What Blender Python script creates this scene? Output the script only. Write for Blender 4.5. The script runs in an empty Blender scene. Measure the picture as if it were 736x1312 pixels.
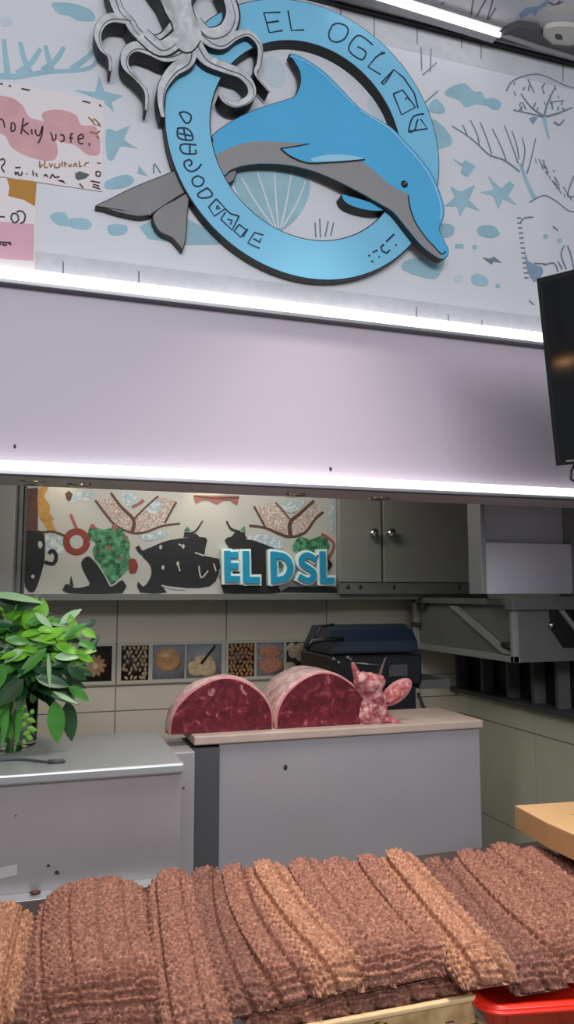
import bpy, bmesh, math, random
import numpy as np
from mathutils import Vector, Matrix
random.seed(4); R = math.radians
C = bpy.context.scene.collection

# ---------------------------------------------------------------- camera, world, lights, exposure
F = 985.0; PSI = R(18.0); THE = math.atan(104.0/F); EYE = Vector((0, 0, 1.6))
cd = bpy.data.cameras.new('camera'); cam = bpy.data.objects.new('camera', cd); C.objects.link(cam)
cd.sensor_fit = 'VERTICAL'; cd.sensor_height = 24.0; cd.lens = F/1312*24.0; cd.clip_start = 0.02
cam.location = EYE; cam.rotation_euler = (math.pi/2+THE, 0, -PSI)
sc = bpy.context.scene; sc.camera = cam
vs = sc.view_settings; vs.view_transform = 'Standard'; vs.look = 'None'; vs.gamma = 1; vs.use_curve_mapping = False
vs.exposure = 0.0
w = bpy.data.worlds.new('hall'); sc.world = w; w.use_nodes = True
w.node_tree.nodes['Background'].inputs[0].default_value = (0.86, 0.92, 1.0, 1)
w.node_tree.nodes['Background'].inputs[1].default_value = 0.30

def area(name, loc, target, sx, sy, power, col):
    l = bpy.data.lights.new(name, 'AREA'); l.shape = 'RECTANGLE'; l.size = sx; l.size_y = sy; l.energy = power; l.color = col
    o = bpy.data.objects.new(name, l); C.objects.link(o); o.location = loc
    o.rotation_euler = (Vector(target)-Vector(loc)).to_track_quat('-Z', 'Y').to_euler(); return o
def spot(name, loc, target, power, col, ang=60, r=0.03, blend=.6):
    l = bpy.data.lights.new(name, 'SPOT'); l.energy = power; l.color = col; l.spot_size = R(ang); l.spot_blend = blend; l.shadow_soft_size = r
    o = bpy.data.objects.new(name, l); C.objects.link(o); o.location = loc
    o.rotation_euler = (Vector(target)-Vector(loc)).to_track_quat('-Z', 'Y').to_euler(); return o
area('hall_light', (1.0, 1.75, 3.3), (0.8, 1.72, 0.8), 0.9, 0.25, 13, (1, .94, .87)).data.spread = R(76)
area('hall_light_rear', (0.2, -1.6, 3.1), (0.8, 2.4, 1.9), 2.6, 0.8, 84, (.93, .96, 1))
area('stall_light', (0.7, 3.2, 2.38), (0.6, 4.0, 1.0), 1.3, 0.3, 13, (1, .95, .86))

# ---------------------------------------------------------------- where a sight line meets a plane of the place
cP, sP, cT, sT = math.cos(PSI), math.sin(PSI), math.cos(THE), math.sin(THE)
RT = Vector((cP, -sP, 0)); FW = Vector((sP*cT, cP*cT, sT)); UP = Vector((-sP*sT, -cP*sT, cT))
def ray(x, y): return FW + RT*((x-368)/F) + UP*((656-y)/F)
def onY(x, y, Y): d = ray(x, y); return EYE + d*(Y/d.y)
def onX(x, y, X): d = ray(x, y); return EYE + d*(X/d.x)
def onZ(x, y, Z): d = ray(x, y); return EYE + d*((Z-1.6)/d.z)
def SL(Y): return 0.70 + 0.16*(Y-1.45)           # sloping display bench
def onS(x, y, off):
    d = ray(x, y); t = (SL(0)+off-1.6)/(d.z-0.16*d.y); return EYE + d*t

# ---------------------------------------------------------------- materials
def lin(c): return tuple(((v/255)/12.92 if v/255 <= .04045 else ((v/255+.055)/1.055)**2.4) for v in c)
def mat(name, rgb, rough=.6, metal=0., noise=0., nscale=12., bump=0., bscale=60., spec=.5, coat=0.):
    m = bpy.data.materials.new(name); m.use_nodes = True; nt = m.node_tree; b = nt.nodes['Principled BSDF']
    c = lin(rgb); b.inputs['Base Color'].default_value = (*c, 1); b.inputs['Roughness'].default_value = rough
    b.inputs['Metallic'].default_value = metal; b.inputs['Specular IOR Level'].default_value = spec; b.inputs['Coat Weight'].default_value = coat
    if noise or bump: tc = nt.nodes.new('ShaderNodeTexCoord')
    if noise:
        n = nt.nodes.new('ShaderNodeTexNoise'); n.inputs['Scale'].default_value = nscale; n.inputs['Detail'].default_value = 6
        r = nt.nodes.new('ShaderNodeValToRGB'); r.color_ramp.elements[0].position = .3; r.color_ramp.elements[1].position = .7
        r.color_ramp.elements[0].color = (*[v*(1-noise) for v in c], 1); r.color_ramp.elements[1].color = (*[min(1, v*(1+noise)) for v in c], 1)
        nt.links.new(tc.outputs['Object'], n.inputs['Vector']); nt.links.new(n.outputs['Fac'], r.inputs['Fac']); nt.links.new(r.outputs['Color'], b.inputs['Base Color'])
    if bump:
        n2 = nt.nodes.new('ShaderNodeTexNoise'); n2.inputs['Scale'].default_value = bscale; n2.inputs['Detail'].default_value = 4
        bp = nt.nodes.new('ShaderNodeBump'); bp.inputs['Strength'].default_value = bump; bp.inputs['Distance'].default_value = .01
        nt.links.new(tc.outputs['Object'], n2.inputs['Vector']); nt.links.new(n2.outputs['Fac'], bp.inputs['Height']); nt.links.new(bp.outputs['Normal'], b.inputs['Normal'])
    return m
def emit(name, rgb, s):
    m = bpy.data.materials.new(name); m.use_nodes = True; b = m.node_tree.nodes['Principled BSDF']
    b.inputs['Base Color'].default_value = (.8, .8, .8, 1); b.inputs['Emission Color'].default_value = (*lin(rgb), 1); b.inputs['Emission Strength'].default_value = s
    return m
def ramp_mat(name, scale, stops, rough=.5, detail=8, bump=0., dist=.0):
    m = bpy.data.materials.new(name); m.use_nodes = True; nt = m.node_tree; b = nt.nodes['Principled BSDF']
    tc = nt.nodes.new('ShaderNodeTexCoord'); n = nt.nodes.new('ShaderNodeTexNoise'); n.inputs['Scale'].default_value = scale; n.inputs['Detail'].default_value = detail; n.inputs['Distortion'].default_value = dist
    r = nt.nodes.new('ShaderNodeValToRGB'); cr = r.color_ramp
    while len(cr.elements) < len(stops): cr.elements.new(.5)
    for e, (p, c) in zip(cr.elements, stops): e.position = p; e.color = (*lin(c), 1)
    nt.links.new(tc.outputs['Object'], n.inputs['Vector']); nt.links.new(n.outputs['Fac'], r.inputs['Fac']); nt.links.new(r.outputs['Color'], b.inputs['Base Color'])
    b.inputs['Roughness'].default_value = rough
    if bump:
        bp = nt.nodes.new('ShaderNodeBump'); bp.inputs['Strength'].default_value = bump; bp.inputs['Distance'].default_value = .008
        nt.links.new(n.outputs['Fac'], bp.inputs['Height']); nt.links.new(bp.outputs['Normal'], b.inputs['Normal'])
    return m
M = dict(
 paper=mat('wallpaper_white', (226,226,232), .7, noise=.03, nscale=3), plank=mat('plank_pale', (206,206,212), .7, noise=.06, nscale=20),
 print_blue=mat('print_blue', (160,198,212), .75, noise=.10, nscale=9), print_line=mat('print_line', (122,138,152), .75),
 print_pale=mat('print_pale', (206,218,226), .75), print_dark=mat('print_dark', (96,100,108), .7), print_slate=mat('print_slate', (138,160,188), .75, noise=.1),
 lilac=mat('lilac_panel', (200,188,200), .45), black=mat('black', (18,18,20), .4), blacksign=mat('black_edge', (22,21,22), .55),
 led=emit('led', (255,250,252), 1.7), tube=emit('tube', (255,252,250), 3), alu=mat('aluminium', (170,168,172), .4, .6), darklip=mat('dark_lip', (92,88,96), .5),
 ceil=mat('ceiling_grey', (196,196,200), .75, noise=.06, nscale=8), dark=mat('dark_grey', (78,78,82), .55), beige=mat('beige', (205,200,192), .6),
 ring=mat('ring_blue', (132,204,238), .38, noise=.03, nscale=2), dolph=mat('dolphin_blue', (86,182,230), .35, noise=.05, nscale=3), hi=mat('dolphin_light', (160,214,244), .4),
 belly=mat('belly_grey', (150,147,148), .45), tail=mat('tail_grey', (138,136,136), .45, noise=.05), ink=mat('ink', (24,44,74), .5),
 octo=ramp_mat('octopus_grey', 14, [(.3, (176,178,180)), (.5, (204,205,206)), (.7, (228,229,230))], .4, 3, dist=1.5), octoline=mat('octo_line', (98,100,104), .5),
 notice=mat('notice_paper', (238,228,230), .7), pink=mat('pink_wash', (218,168,172), .75, noise=.08, nscale=20), pink2=mat('pink_print', (226,176,192), .75), orange=mat('ochre', (190,136,58), .7, noise=.06),
 hand=mat('hand_ink', (66,44,46), .7), hand2=mat('hand_gold', (160,110,60), .7),
 tile=mat('tile', (204,194,176), .35, noise=.03, nscale=4), grout=mat('grout', (120,116,108), .8), tile2=mat('tile_right', (216,212,190), .4, noise=.03),
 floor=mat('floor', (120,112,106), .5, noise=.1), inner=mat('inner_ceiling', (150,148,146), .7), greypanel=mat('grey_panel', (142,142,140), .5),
 mural=mat('mural_white', (180,180,174), .45), m_black=mat('mural_black', (24,26,30), .5), m_brown=mat('mural_brown', (84,56,44), .6, noise=.2, nscale=40),
 m_red=mat('mural_red', (128,52,40), .6, noise=.15, nscale=40), m_green=ramp_mat('mural_green', 45, [(.35, (30,70,48)), (.5, (58,124,84)), (.68, (100,160,120))], .6), m_gold=mat('mural_gold', (176,132,66), .6, noise=.2, nscale=50),
 m_pink=ramp_mat('mural_lattice', 70, [(.4, (206,198,190)), (.5, (150,116,104)), (.6, (206,200,196))], .6), m_blue=ramp_mat('mural_bluegrey', 60, [(.4, (206,208,206)), (.55, (142,170,184)), (.7, (190,200,204))], .6), m_rose=mat('mural_rose', (150,88,82), .6),
 sign=mat('letter_blue', (28,150,190), .35), signw=mat('letter_white', (226,244,240), .4),
 steel=mat('steel_grey', (146,148,142), .42, .25, noise=.05, nscale=5), steel2=mat('steel_dark', (108,109,105), .45, .25, noise=.05), chrome=mat('chrome', (200,198,194), .18, 1.),
 whitecab=mat('white_cabinet', (238,234,246), .5), cabshade=mat('cabinet_shade', (214,210,222), .55),
 grill=mat('grill_black', (20,22,26), .28, noise=.1), navy=mat('grill_lid', (28,38,54), .3), dknob=mat('knob_grey', (120,122,124), .3, .8),
 case=mat('case_steel', (168,162,164), .38, .35, noise=.05, nscale=3), casetop=mat('case_top', (176,178,180), .3, .4, noise=.06, nscale=9), caseW=mat('case_white', (172,166,170), .42, .2, noise=.04, nscale=4),
 cable=mat('cable_grey', (70,72,74), .5), stain=mat('stain', (60,44,42), .6), sticker=mat('sticker', (178,174,174), .6),
 board=mat('cut_board', (190,168,156), .55, noise=.08, nscale=14), rind=ramp_mat('meat_rind', 30, [(.35, (196,140,140)), (.55, (222,190,186)), (.7, (236,218,212))], .4, bump=.4),
 meat=ramp_mat('meat_red', 26, [(.30, (78,16,28)), (.55, (112,30,44)), (.64, (140,56,68)), (.72, (206,150,150))], .32, 10, .35, 1.2), rim=mat('meat_rim', (206,132,136), .35, noise=.12, nscale=40),
 flesh=ramp_mat('pink_flesh', 34, [(.3, (132,52,60)), (.5, (184,100,106)), (.68, (232,190,186))], .32, 8, .5, .8), horn=mat('horn', (92,74,70), .4), flap=ramp_mat('flap_red', 60, [(.35, (160,60,66)), (.55, (206,108,108)), (.7, (230,176,168))], .35, 6, .4),
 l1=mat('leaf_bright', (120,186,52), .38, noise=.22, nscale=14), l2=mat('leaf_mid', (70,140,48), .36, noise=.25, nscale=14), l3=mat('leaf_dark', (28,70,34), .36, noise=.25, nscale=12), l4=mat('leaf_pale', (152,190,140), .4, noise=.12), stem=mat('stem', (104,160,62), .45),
 kraft=mat('kraft', (206,164,116), .7, noise=.05, nscale=10), kraft2=mat('kraft_side', (186,140,94), .7, noise=.05, nscale=10), wood=ramp_mat('crate_wood', 18, [(.3, (150,116,76)), (.5, (196,160,112)), (.7, (214,182,134))], .65), woodrim=mat('crate_rim', (224,190,142), .6, noise=.08, nscale=30),
 red=mat('red_plastic', (232,44,24), .3, coat=.3), tvs=mat('tv_screen', (8,9,14), .08), tvb=mat('tv_bezel', (14,14,16), .35), bench=mat('bench_dark', (66,54,50), .7), screw=mat('screw', (64,64,66), .4, .6))
g = bpy.data.materials.new('vase_glass'); g.use_nodes = True; gb = g.node_tree.nodes['Principled BSDF']
gb.inputs['Base Color'].default_value = (.93, .98, .94, 1); gb.inputs['Roughness'].default_value = .03; gb.inputs['Transmission Weight'].default_value = 1; gb.inputs['IOR'].default_value = 1.12; M['glass'] = g
def shaded_yarn(name, a, b_, c):
    return ramp_mat(name, 120, [(.28, a), (.52, b_), (.76, c)], .9, 3)  # speckled tones stand in for lit nub tips and shaded crevices
Y1 = shaded_yarn('yarn_brown', (104,62,52), (144,96,79), (192,140,116)); Y2 = shaded_yarn('yarn_tan', (124,80,60), (166,116,90), (214,162,128)); Y3 = shaded_yarn('yarn_dark', (92,56,48), (124,82,69), (168,120,100))

# ---------------------------------------------------------------- mesh builder
class MB:
    def __init__(s): s.v = []; s.f = []; s.m = []; s.mats = []
    def mi(s, m):
        if m not in s.mats: s.mats.append(m)
        return s.mats.index(m)
    def add(s, vs, fs, m):
        k = len(s.v); i = s.mi(m); s.v += [tuple(p) for p in vs]
        for f in fs: s.f.append([k+q for q in f]); s.m.append(i)
    def hexa(s, p, m):        # 8 points: 4 of one face, 4 of the opposite
        s.add(p, [(0,1,2,3), (7,6,5,4), (0,4,5,1), (1,5,6,2), (2,6,7,3), (3,7,4,0)], m)
    def box(s, a, b, m):
        x0, y0, z0 = a; x1, y1, z1 = b
        s.hexa([(x0,y0,z0), (x1,y0,z0), (x1,y0,z1), (x0,y0,z1), (x0,y1,z0), (x1,y1,z0), (x1,y1,z1), (x0,y1,z1)], m)
    def prism(s, pts, vec, m, front=None):   # closed outline pushed back along vec
        n = len(pts); v = Vector(vec); q = [Vector(p)+v for p in pts]
        s.add(list(pts)+q, [tuple(range(n, 2*n))[::-1]]+[(i, i+n, (i+1) % n+n, (i+1) % n) for i in range(n)], m)
        s.add(pts, [tuple(range(n))], front or m)
    def tube(s, pts, r, m, n=10, r2=None, cap=True):
        pts = [Vector(p) for p in pts]; L = len(pts); vs = []; prev = None
        for i, p in enumerate(pts):
            t = (pts[min(i+1, L-1)]-pts[max(i-1, 0)]).normalized()
            a = (prev - t*prev.dot(t)) if prev else (Vector((0,0,1)) if abs(t.z) < .9 else Vector((1,0,0))).cross(t)
            a.normalize(); prev = a; b = t.cross(a); rr = r+(r2-r)*i/(L-1) if r2 is not None else r
            vs += [p+a*rr*math.cos(2*math.pi*k/n)+b*rr*math.sin(2*math.pi*k/n) for k in range(n)]
        fs = [(i*n+k, i*n+(k+1) % n, (i+1)*n+(k+1) % n, (i+1)*n+k) for i in range(L-1) for k in range(n)]
        if cap: fs += [tuple(range(n))[::-1], tuple(range((L-1)*n, L*n))]
        s.add(vs, fs, m)
    def ell(s, c, r, m, n=16, k=10, rot=None, wob=0.):
        c = Vector(c); vs = []
        for i in range(k+1):
            ph = math.pi*i/k
            for j in range(n):
                th = 2*math.pi*j/n; q = 1+wob*math.sin(3*th+ph*4)*math.sin(ph)
                p = Vector((r[0]*math.sin(ph)*math.cos(th), r[1]*math.sin(ph)*math.sin(th), r[2]*math.cos(ph)))*q
                vs.append(c+(rot @ p if rot else p))
        s.add(vs, [(i*n+j, i*n+(j+1) % n, (i+1)*n+(j+1) % n, (i+1)*n+j) for i in range(k) for j in range(n)], m)
    def lathe(s, c, prof, m, n=28, axis='Z'):
        vs = []
        for r, h in prof:
            for j in range(n):
                a = 2*math.pi*j/n; p = Vector((r*math.cos(a), r*math.sin(a), h))
                if axis == 'Y': p = Vector((p.x, -p.z, p.y))
                vs.append(Vector(c)+p)
        s.add(vs, [(i*n+j, i*n+(j+1) % n, (i+1)*n+(j+1) % n, (i+1)*n+j) for i in range(len(prof)-1) for j in range(n)], m)
    def ribbon(s, pts, w0, w1, vec, m, smooth=True, inplane=None):   # flat strip through pts on the plane square to vec
        pts = [Vector(p) for p in pts]; v = Vector(vec); nn = v.normalized()
        if smooth and len(pts) > 2: pts = crom(pts, 6)
        L = len(pts); A = []; B = []
        for i, p in enumerate(pts):
            t = (pts[min(i+1, L-1)]-pts[max(i-1, 0)]).normalized(); o = nn.cross(t).normalized()
            ww = (w0+(w1-w0)*i/max(1, L-1))/2; A.append(p+o*ww); B.append(p-o*ww)
        s.add(A+B+[p+v for p in A]+[p+v for p in B],
              [(i, i+1, L+i+1, L+i) for i in range(L-1)]+[(2*L+i, 3*L+i, 3*L+i+1, 2*L+i+1) for i in range(L-1)] +
              [(i, 2*L+i, 2*L+i+1, i+1) for i in range(L-1)]+[(L+i, L+i+1, 3*L+i+1, 3*L+i) for i in range(L-1)] +
              [(0, L, 3*L, 2*L), (L-1, 3*L-1, 4*L-1, 2*L-1)], m)
    def build(s, name, parent=None, smooth=False, bevel=0., loc=None):
        me = bpy.data.meshes.new(name); vs = s.v
        if loc is not None: vs = [tuple(Vector(p)-Vector(loc)) for p in vs]
        me.from_pydata(vs, [], s.f)
        for m in s.mats: me.materials.append(m)
        me.polygons.foreach_set('material_index', s.m)
        if smooth: me.polygons.foreach_set('use_smooth', [True]*len(s.f))
        me.update(); bm = bmesh.new(); bm.from_mesh(me); bmesh.ops.recalc_face_normals(bm, faces=bm.faces); bm.to_mesh(me); bm.free()
        o = bpy.data.objects.new(name, me); C.objects.link(o)
        if loc is not None: o.location = loc
        if parent:
            o.parent = parent; o.matrix_parent_inverse = wm(parent).inverted()
        if bevel:
            b = o.modifiers.new('bevel', 'BEVEL'); b.width = bevel; b.segments = 2; b.limit_method = 'ANGLE'; b.angle_limit = R(40)
        return o
def wm(o):
    m = Matrix.LocRotScale(o.location, o.rotation_euler.to_quaternion(), o.scale)
    return wm(o.parent) @ o.matrix_parent_inverse @ m if o.parent else m
def crom(p, k, closed=False):
    n = len(p); out = []
    for i in range(n if closed else n-1):
        a, b, c, d = (p[(i-1) % n], p[i], p[(i+1) % n], p[(i+2) % n]) if closed else (p[max(i-1, 0)], p[i], p[i+1], p[min(i+2, n-1)])
        for j in range(k):
            t = j/k; out.append(((b*2)+(c-a)*t+(a*2-b*5+c*4-d)*t*t+(b*3-a-c*3+d)*t**3)*.5)
    if not closed: out.append(p[-1])
    return out
def tag(o, label, cat, group=None, kind=None):
    o['label'] = label; o['category'] = cat
    if group: o['group'] = group
    if kind: o['kind'] = kind
    return o
def empty(name, loc, label, cat, group=None):
    o = bpy.data.objects.new(name, None); o.empty_display_size = .05; C.objects.link(o); o.location = loc; return tag(o, label, cat, group)
def struct(mb, name, label, cat, **k):
    o = mb.build(name, **k); return tag(o, label, cat, kind='structure')

# ================================================================ THE ROOM
YF = 2.5                                       # shop front plane
zUB = onY(358, 408, YF).z; zUT = onY(358, 389, YF).z      # upper light strip
zLB = onY(380, 626, YF).z; zLT = onY(380, 610, YF).z      # lower light strip
zC = onY(560, 39, YF).z                        # hall ceiling
YB, XR, XL = 4.2, 2.45, -1.3
YM = 3.86                                      # mural bulkhead front
b = MB(); b.box((-3.2, -3, -.1), (4.5, 5, 0), M['floor']); struct(b, 'floor', 'grey shop floor', 'floor')

def zy(pts, Y=YF-.0012): return [onY(x, y, Y) for x, y in pts]
def zt(ox, oy, s, pts): return [(ox+x/s, oy+y/s) for x, y in pts]
# --- upper wall with its sea print
b = MB(); b.box((XL-1, YF, zUB), (4.2, YF+.12, zC), M['paper'])
PV = (0, .0012, 0); px = YF/ F * 1.03
PD = [0]
def pb(pts, m='print_blue', k=4):
    PD[0] += 1; p = zy(pts, YF-.0012-PD[0]*.000012); b.prism(crom(p, k, True) if k else p, PV, M[m])
def pl(pts, w0, w1=None, m='print_line', Y=YF-.0014):
    PD[0] += 1; Y = YF-.0012-PD[0]*.000012
    b.ribbon([onY(x, y, Y) for x, y in pts], w0*px, (w0 if w1 is None else w1)*px, (0, .0012, 0), M[m])
# pale plank bands along top and bottom edge, with their joints
b.box((XL-1, YF-.0008, zC-.115), (4.2, YF, zC), M['plank']); b.box((XL-1, YF-.0008, zUT), (4.2, YF, zUT+.075), M['plank'])
for x, y0, y1 in ((480,17,46), (535,32,56), (617,52,76), (722,82,104), (437,8,34), (81,335,353), (178,347,365), (534,393,414), (575,403,421), (618,410,428), (683,423,438), (30,325,345), (592,50,62)):
    b.ribbon([onY(x, y0, YF-.0014), onY(x, y1, YF-.0014)], .0038, .0038, (0, .0012, 0), M['print_dark'], False)
# left coral, stars, blobs
pl([(-10,96),(20,98),(60,92),(112,88),(128,72)], 8, 4, 'print_blue')
for q in ([(10,96),(7,72),(5,50)], [(22,94),(40,80),(52,62)], [(38,92),(30,72),(26,54)], [(55,90),(72,76),(82,60)], [(92,88),(110,75),(124,60)], [(66,90),(62,74),(58,58)]): pl(q, 8, 5, 'print_blue')
pb([(66,5),(80,3),(100,6),(118,14),(121,26),(100,26),(88,20),(75,17)]); pb([(0,24),(12,22),(16,30),(4,34)], 'print_pale')
pb([(95,115),(122,118),(127,97),(134,117),(158,123),(143,131),(146,143),(131,129)], k=0)
pb([(136,166),(149,168),(167,161),(159,179),(178,191),(155,187),(146,204),(137,202)], k=2)
pb([(135,233),(150,226),(165,224),(172,232),(160,240),(137,242)])
pb([(176,222),(178,212),(190,226)], k=0); pl([(197,222),(198,210),(206,222)], 2)
pb([(64,278),(72,272),(84,273),(88,280),(100,279),(112,281),(118,288),(112,294),(98,293),(88,290),(74,288)])
pb([(138,290),(148,287),(163,290),(160,300),(142,301)])
pb([(178,290),(196,282),(240,280),(300,313),(240,314),(190,306)], k=0)
# inside the ring
pb([(300,226),(318,214),(350,212),(392,224),(396,250),(380,280),(352,298),(325,272),(306,250)])
for q in ([(352,292),(330,262),(310,228)], [(354,292),(342,256),(330,220)], [(357,292),(354,256),(352,216)], [(360,292),(368,256),(374,220)], [(363,290),(380,262),(392,232)]): pl(q, 2.5, 2, 'paper')
for q in ([(405,304),(404,285)], [(411,304),(410,280)], [(417,303),(421,283)], [(424,302),(428,285)]): pl(q, 2)
pb([(335,78),(352,72),(366,90),(362,112),(346,108),(338,95)], 'print_pale'); pb([(296,112),(312,104),(318,118),(300,124)], 'print_pale')
pb([(472,138),(478,120),(498,132),(500,158)], 'print_pale')
# right of the ring
Z2 = lambda p: zt(540, 60, 3.755, p); Z3 = lambda p: zt(540, 220, 3.755, p)
pb(Z2([(115,215),(150,190),(210,175),(255,215),(290,215),(310,250),(350,245),(385,270),(375,300),(345,300),(320,285),(265,275),(215,290),(180,255),(125,235)]), k=3)
pb(Z2([(30,290),(70,250),(112,290),(105,320),(40,312)])); pb(Z2([(40,345),(110,385),(152,455),(120,482),(60,482)]), k=2)
for p, w0, w1 in (([(615,440),(600,380),(592,330)],4,8), ([(592,335),(530,290),(480,225)],4,2), ([(592,335),(610,270),(642,200)],3,2), ([(600,335),(660,320),(730,290)],4,2), ([(590,338),(520,320),(445,305)],3,2),
    ([(410,212),(440,165),(500,140),(560,132),(620,150),(680,180),(736,198)],2.4,2), ([(620,270),(650,262),(690,258)],2,1.5), ([(515,155),(530,190),(545,220)],2.4,2), ([(640,360),(665,375),(690,350)],4,2)):
    pl(Z2(p), w0, w1, 'print_blue' if w0 == 4 and w1 == 8 else 'print_line')
rr = random.Random(2)
for _ in range(26):
    x = rr.uniform(440, 690); y = rr.uniform(165, 300); a = rr.uniform(1, 2.4); l = rr.uniform(8, 30); pl(Z2([(x,y),(x+l*math.cos(a),y+l*math.sin(a))]), rr.uniform(1.6, 2.6))
pb(Z2([(518,345),(540,335),(562,340),(540,372)]), 'print_slate', 0)
pl(Z2([(550,735),(510,650),(478,560)]), 8, 5, 'print_blue'); pl(Z2([(475,600),(400,545),(330,520),(270,465),(220,425),(148,380)]), 3, 1.6)
for p in ([(280,470),(270,420),(238,352)], [(340,515),(320,450),(285,362)], [(410,545),(385,480),(343,393)], [(467,560),(440,480),(402,378)], [(472,540),(460,470),(437,403)], [(488,580),(500,500),(488,438)], [(510,610),(530,540),(552,440)], [(222,425),(212,400),(200,375)], [(522,748),(590,715),(650,742),(722,792),(780,770)]): pl(Z2(p), 2.2, 1.6)
for _ in range(34):
    t = rr.random(); x = 560+150*t+rr.uniform(-12, 22); y = 540+190*t+rr.uniform(-20, 20); pl(Z2([(x,y),(x+rr.uniform(4,16),y+rr.uniform(8,26))]), 1.4)
pl(Z2([(736,620),(708,712),(760,718)]), 2)
pb(Z2([(152,538),(195,560),(215,545),(262,575),(225,625),(190,605),(200,575)]), k=0)
pb(Z3([(113,165),(165,120),(141,72),(190,95),(262,63),(230,135),(284,188),(215,165),(188,214),(175,165)]), k=0)
pb(Z3([(286,98),(355,85),(322,20),(385,80),(425,45),(450,65),(420,115),(460,160),(395,130),(372,178),(350,115)]), k=0)
pb(Z3([(270,275),(300,258),(350,262),(378,300),(340,318),(285,305)])); pb(Z3([(240,510),(270,490),(320,515),(315,545),(260,545)])); pb(Z3([(158,515),(180,495),(205,510),(180,530)]), 'print_pale')
pb(Z3([(70,262),(125,250),(158,265),(155,300),(115,318),(70,310)])); pb(Z3([(-80,430),(0,410),(60,425),(118,412),(92,490),(65,515),(0,505),(-90,470)]), k=2)
pb(Z3([(295,412),(330,418),(350,408),(390,438),(350,432),(340,446)]), 'print_line', 0)
for x, y in ((175,358),(195,358),(258,362),(370,548),(600,310),(668,330)): pb(Z3([(x-9,y-8),(x+9,y-8),(x+9,y+8),(x-9,y+8)]), 'print_blue')
for i in range(13): pl(Z3([(462+i*3,222+i*24),(482+i*3,222+i*24)]), 2)
pb(Z3([(498,362),(515,430),(582,458),(582,500),(545,530),(512,470)]), 'print_slate', 2); pl(Z3([(545,440),(600,443)]), 2)
for p in ([(480,240),(500,222),(540,218)], [(690,355),(675,400),(700,470)], [(705,355),(722,400),(736,470)], [(660,430),(680,470)], [(635,262),(660,282)], [(520,620),(545,640)], [(590,450),(640,440),(660,480)]): pl(Z3(p), 2.2)
for p in ([(542,96),(560,80)], [(544,132),(562,116)], [(540,60),(541,90)], [(553,62),(552,92)]): pl(p, 1.5)
struct(b, 'wall_front', 'white shopfront wall printed with pale blue sea creatures and corals', 'wall')
# --- lilac header panel and its soffit
b = MB(); b.box((XL-1, YF, zLB), (4.2, YF+.22, zUB), M['lilac'])
for x, y in ((19,572), (424,601)): b.prism([onY(x+2*math.cos(a*.8), y+3*math.sin(a*.8), YF-.0005) for a in range(8)], (0, .0005, 0), M['stain'])
struct(b, 'wall_header', 'plain lilac header panel between the two white light strips', 'wall')
# --- hall ceiling with print
b = MB(); b.box((XL-1, -2.6, zC), (4.2, YF+.22, zC+.1), M['ceil'])
def cl(pts, w, m='print_dark'): b.ribbon([onZ(x, y, zC-.001) for x, y in pts], w*px, w*px, (0, 0, .001), M[m])
for q in ([(607,0),(605,12),(604,22)], [(623,0),(616,12),(610,24)], [(632,0),(628,14),(625,27),(636,10)], [(566,6),(569,3)], [(703,3),(712,6),(718,1)], [(714,6),(722,2)]): cl(q, 2.2)
b.prism([onZ(x, y, zC-.001) for x, y in ((665,18),(674,10),(690,8),(704,-2),(700,8),(690,13),(686,22),(682,16),(668,24))], (0, 0, .001), M['print_slate'])
b.prism([onZ(x, y, zC-.001) for x, y in ((700,12),(716,8),(736,6),(736,16),(712,20))], (0, 0, .001), M['beige'])
struct(b, 'ceiling', 'pale grey hall ceiling with sea print above the shopfront', 'ceiling')
b = MB(); b.box((XL-1, YF-.02, zC-.012), (4.2, YF, zC), M['black']); struct(b, 'trim_1', 'thin black trim where front wall meets ceiling', 'trim')
# --- stall interior
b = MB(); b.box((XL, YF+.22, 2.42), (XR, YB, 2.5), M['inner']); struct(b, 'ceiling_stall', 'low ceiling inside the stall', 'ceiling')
b = MB(); b.box((XL, YB, 0), (XR+.1, YB+.1, 2.5), M['grout'])
xs = [onY(x, 800, YB).x for x in (150, 290, 430)]; st = xs[1]-xs[0]; X0 = xs[0]
zs = [1.575] + [onY(150, y, YB).z for y in (825, 879, 911)]
while zs[-1] > .2: zs.append(zs[-1]-.26)
for zi in range(len(zs)-1):
    for k in range(-3, 5):
        x0, x1 = X0+k*st+.003, X0+(k+1)*st-.003
        x0, x1 = max(x0, XL), min(x1, XR)
        if x1 > x0: b.box((x0, YB-.004, zs[zi+1]+.003), (x1, YB, zs[zi]-.003), M['tile'])
struct(b, 'wall_back', 'beige large tiled back wall of the stall', 'wall')
zled = onX(579, 880, XR).z; zr2 = onX(650, 930, XR).z
b = MB(); b.box((XR, YF+.22, 0), (XR+.1, YB, zled-.01), M['grout'])
yv = onX(686, 940, XR).y
for z0, z1 in ((zr2+.003, zled-.012), (zr2-.52, zr2-.003), (.1, zr2-.526)):
    for k in range(-2, 3):
        a, c = yv+k*.62+.003, yv+(k+1)*.62-.003; a, c = max(a, YF+.22), min(c, YB-.005)
        if c > a: b.box((XR-.004, a, z0), (XR, c, z1), M['tile2'])
b.box((XR-.05, YF+.22, zled-.012), (XR+.1, YB, zled+.012), M['dark'])
b.box((XR, YF+.22, 1.55), (XR+.1, YB, 2.5), M['greypanel'])
struct(b, 'wall_right', 'olive grey tiled right side wall with dark ledge', 'wall')
b = MB(); b.box((XR+.06, YF+.22, zled+.012), (XR+.08, YB, 1.55), M['black'])
for x in (588, 620, 653, 685, 716):
    y = onX(x, 880, XR).y; b.box((XR-.01, y-.012, zled+.012), (XR+.06, y+.012, 1.55), M['steel2'])
struct(b, 'window_1', 'dark window band with grey mullions on the right side wall', 'window')
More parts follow.
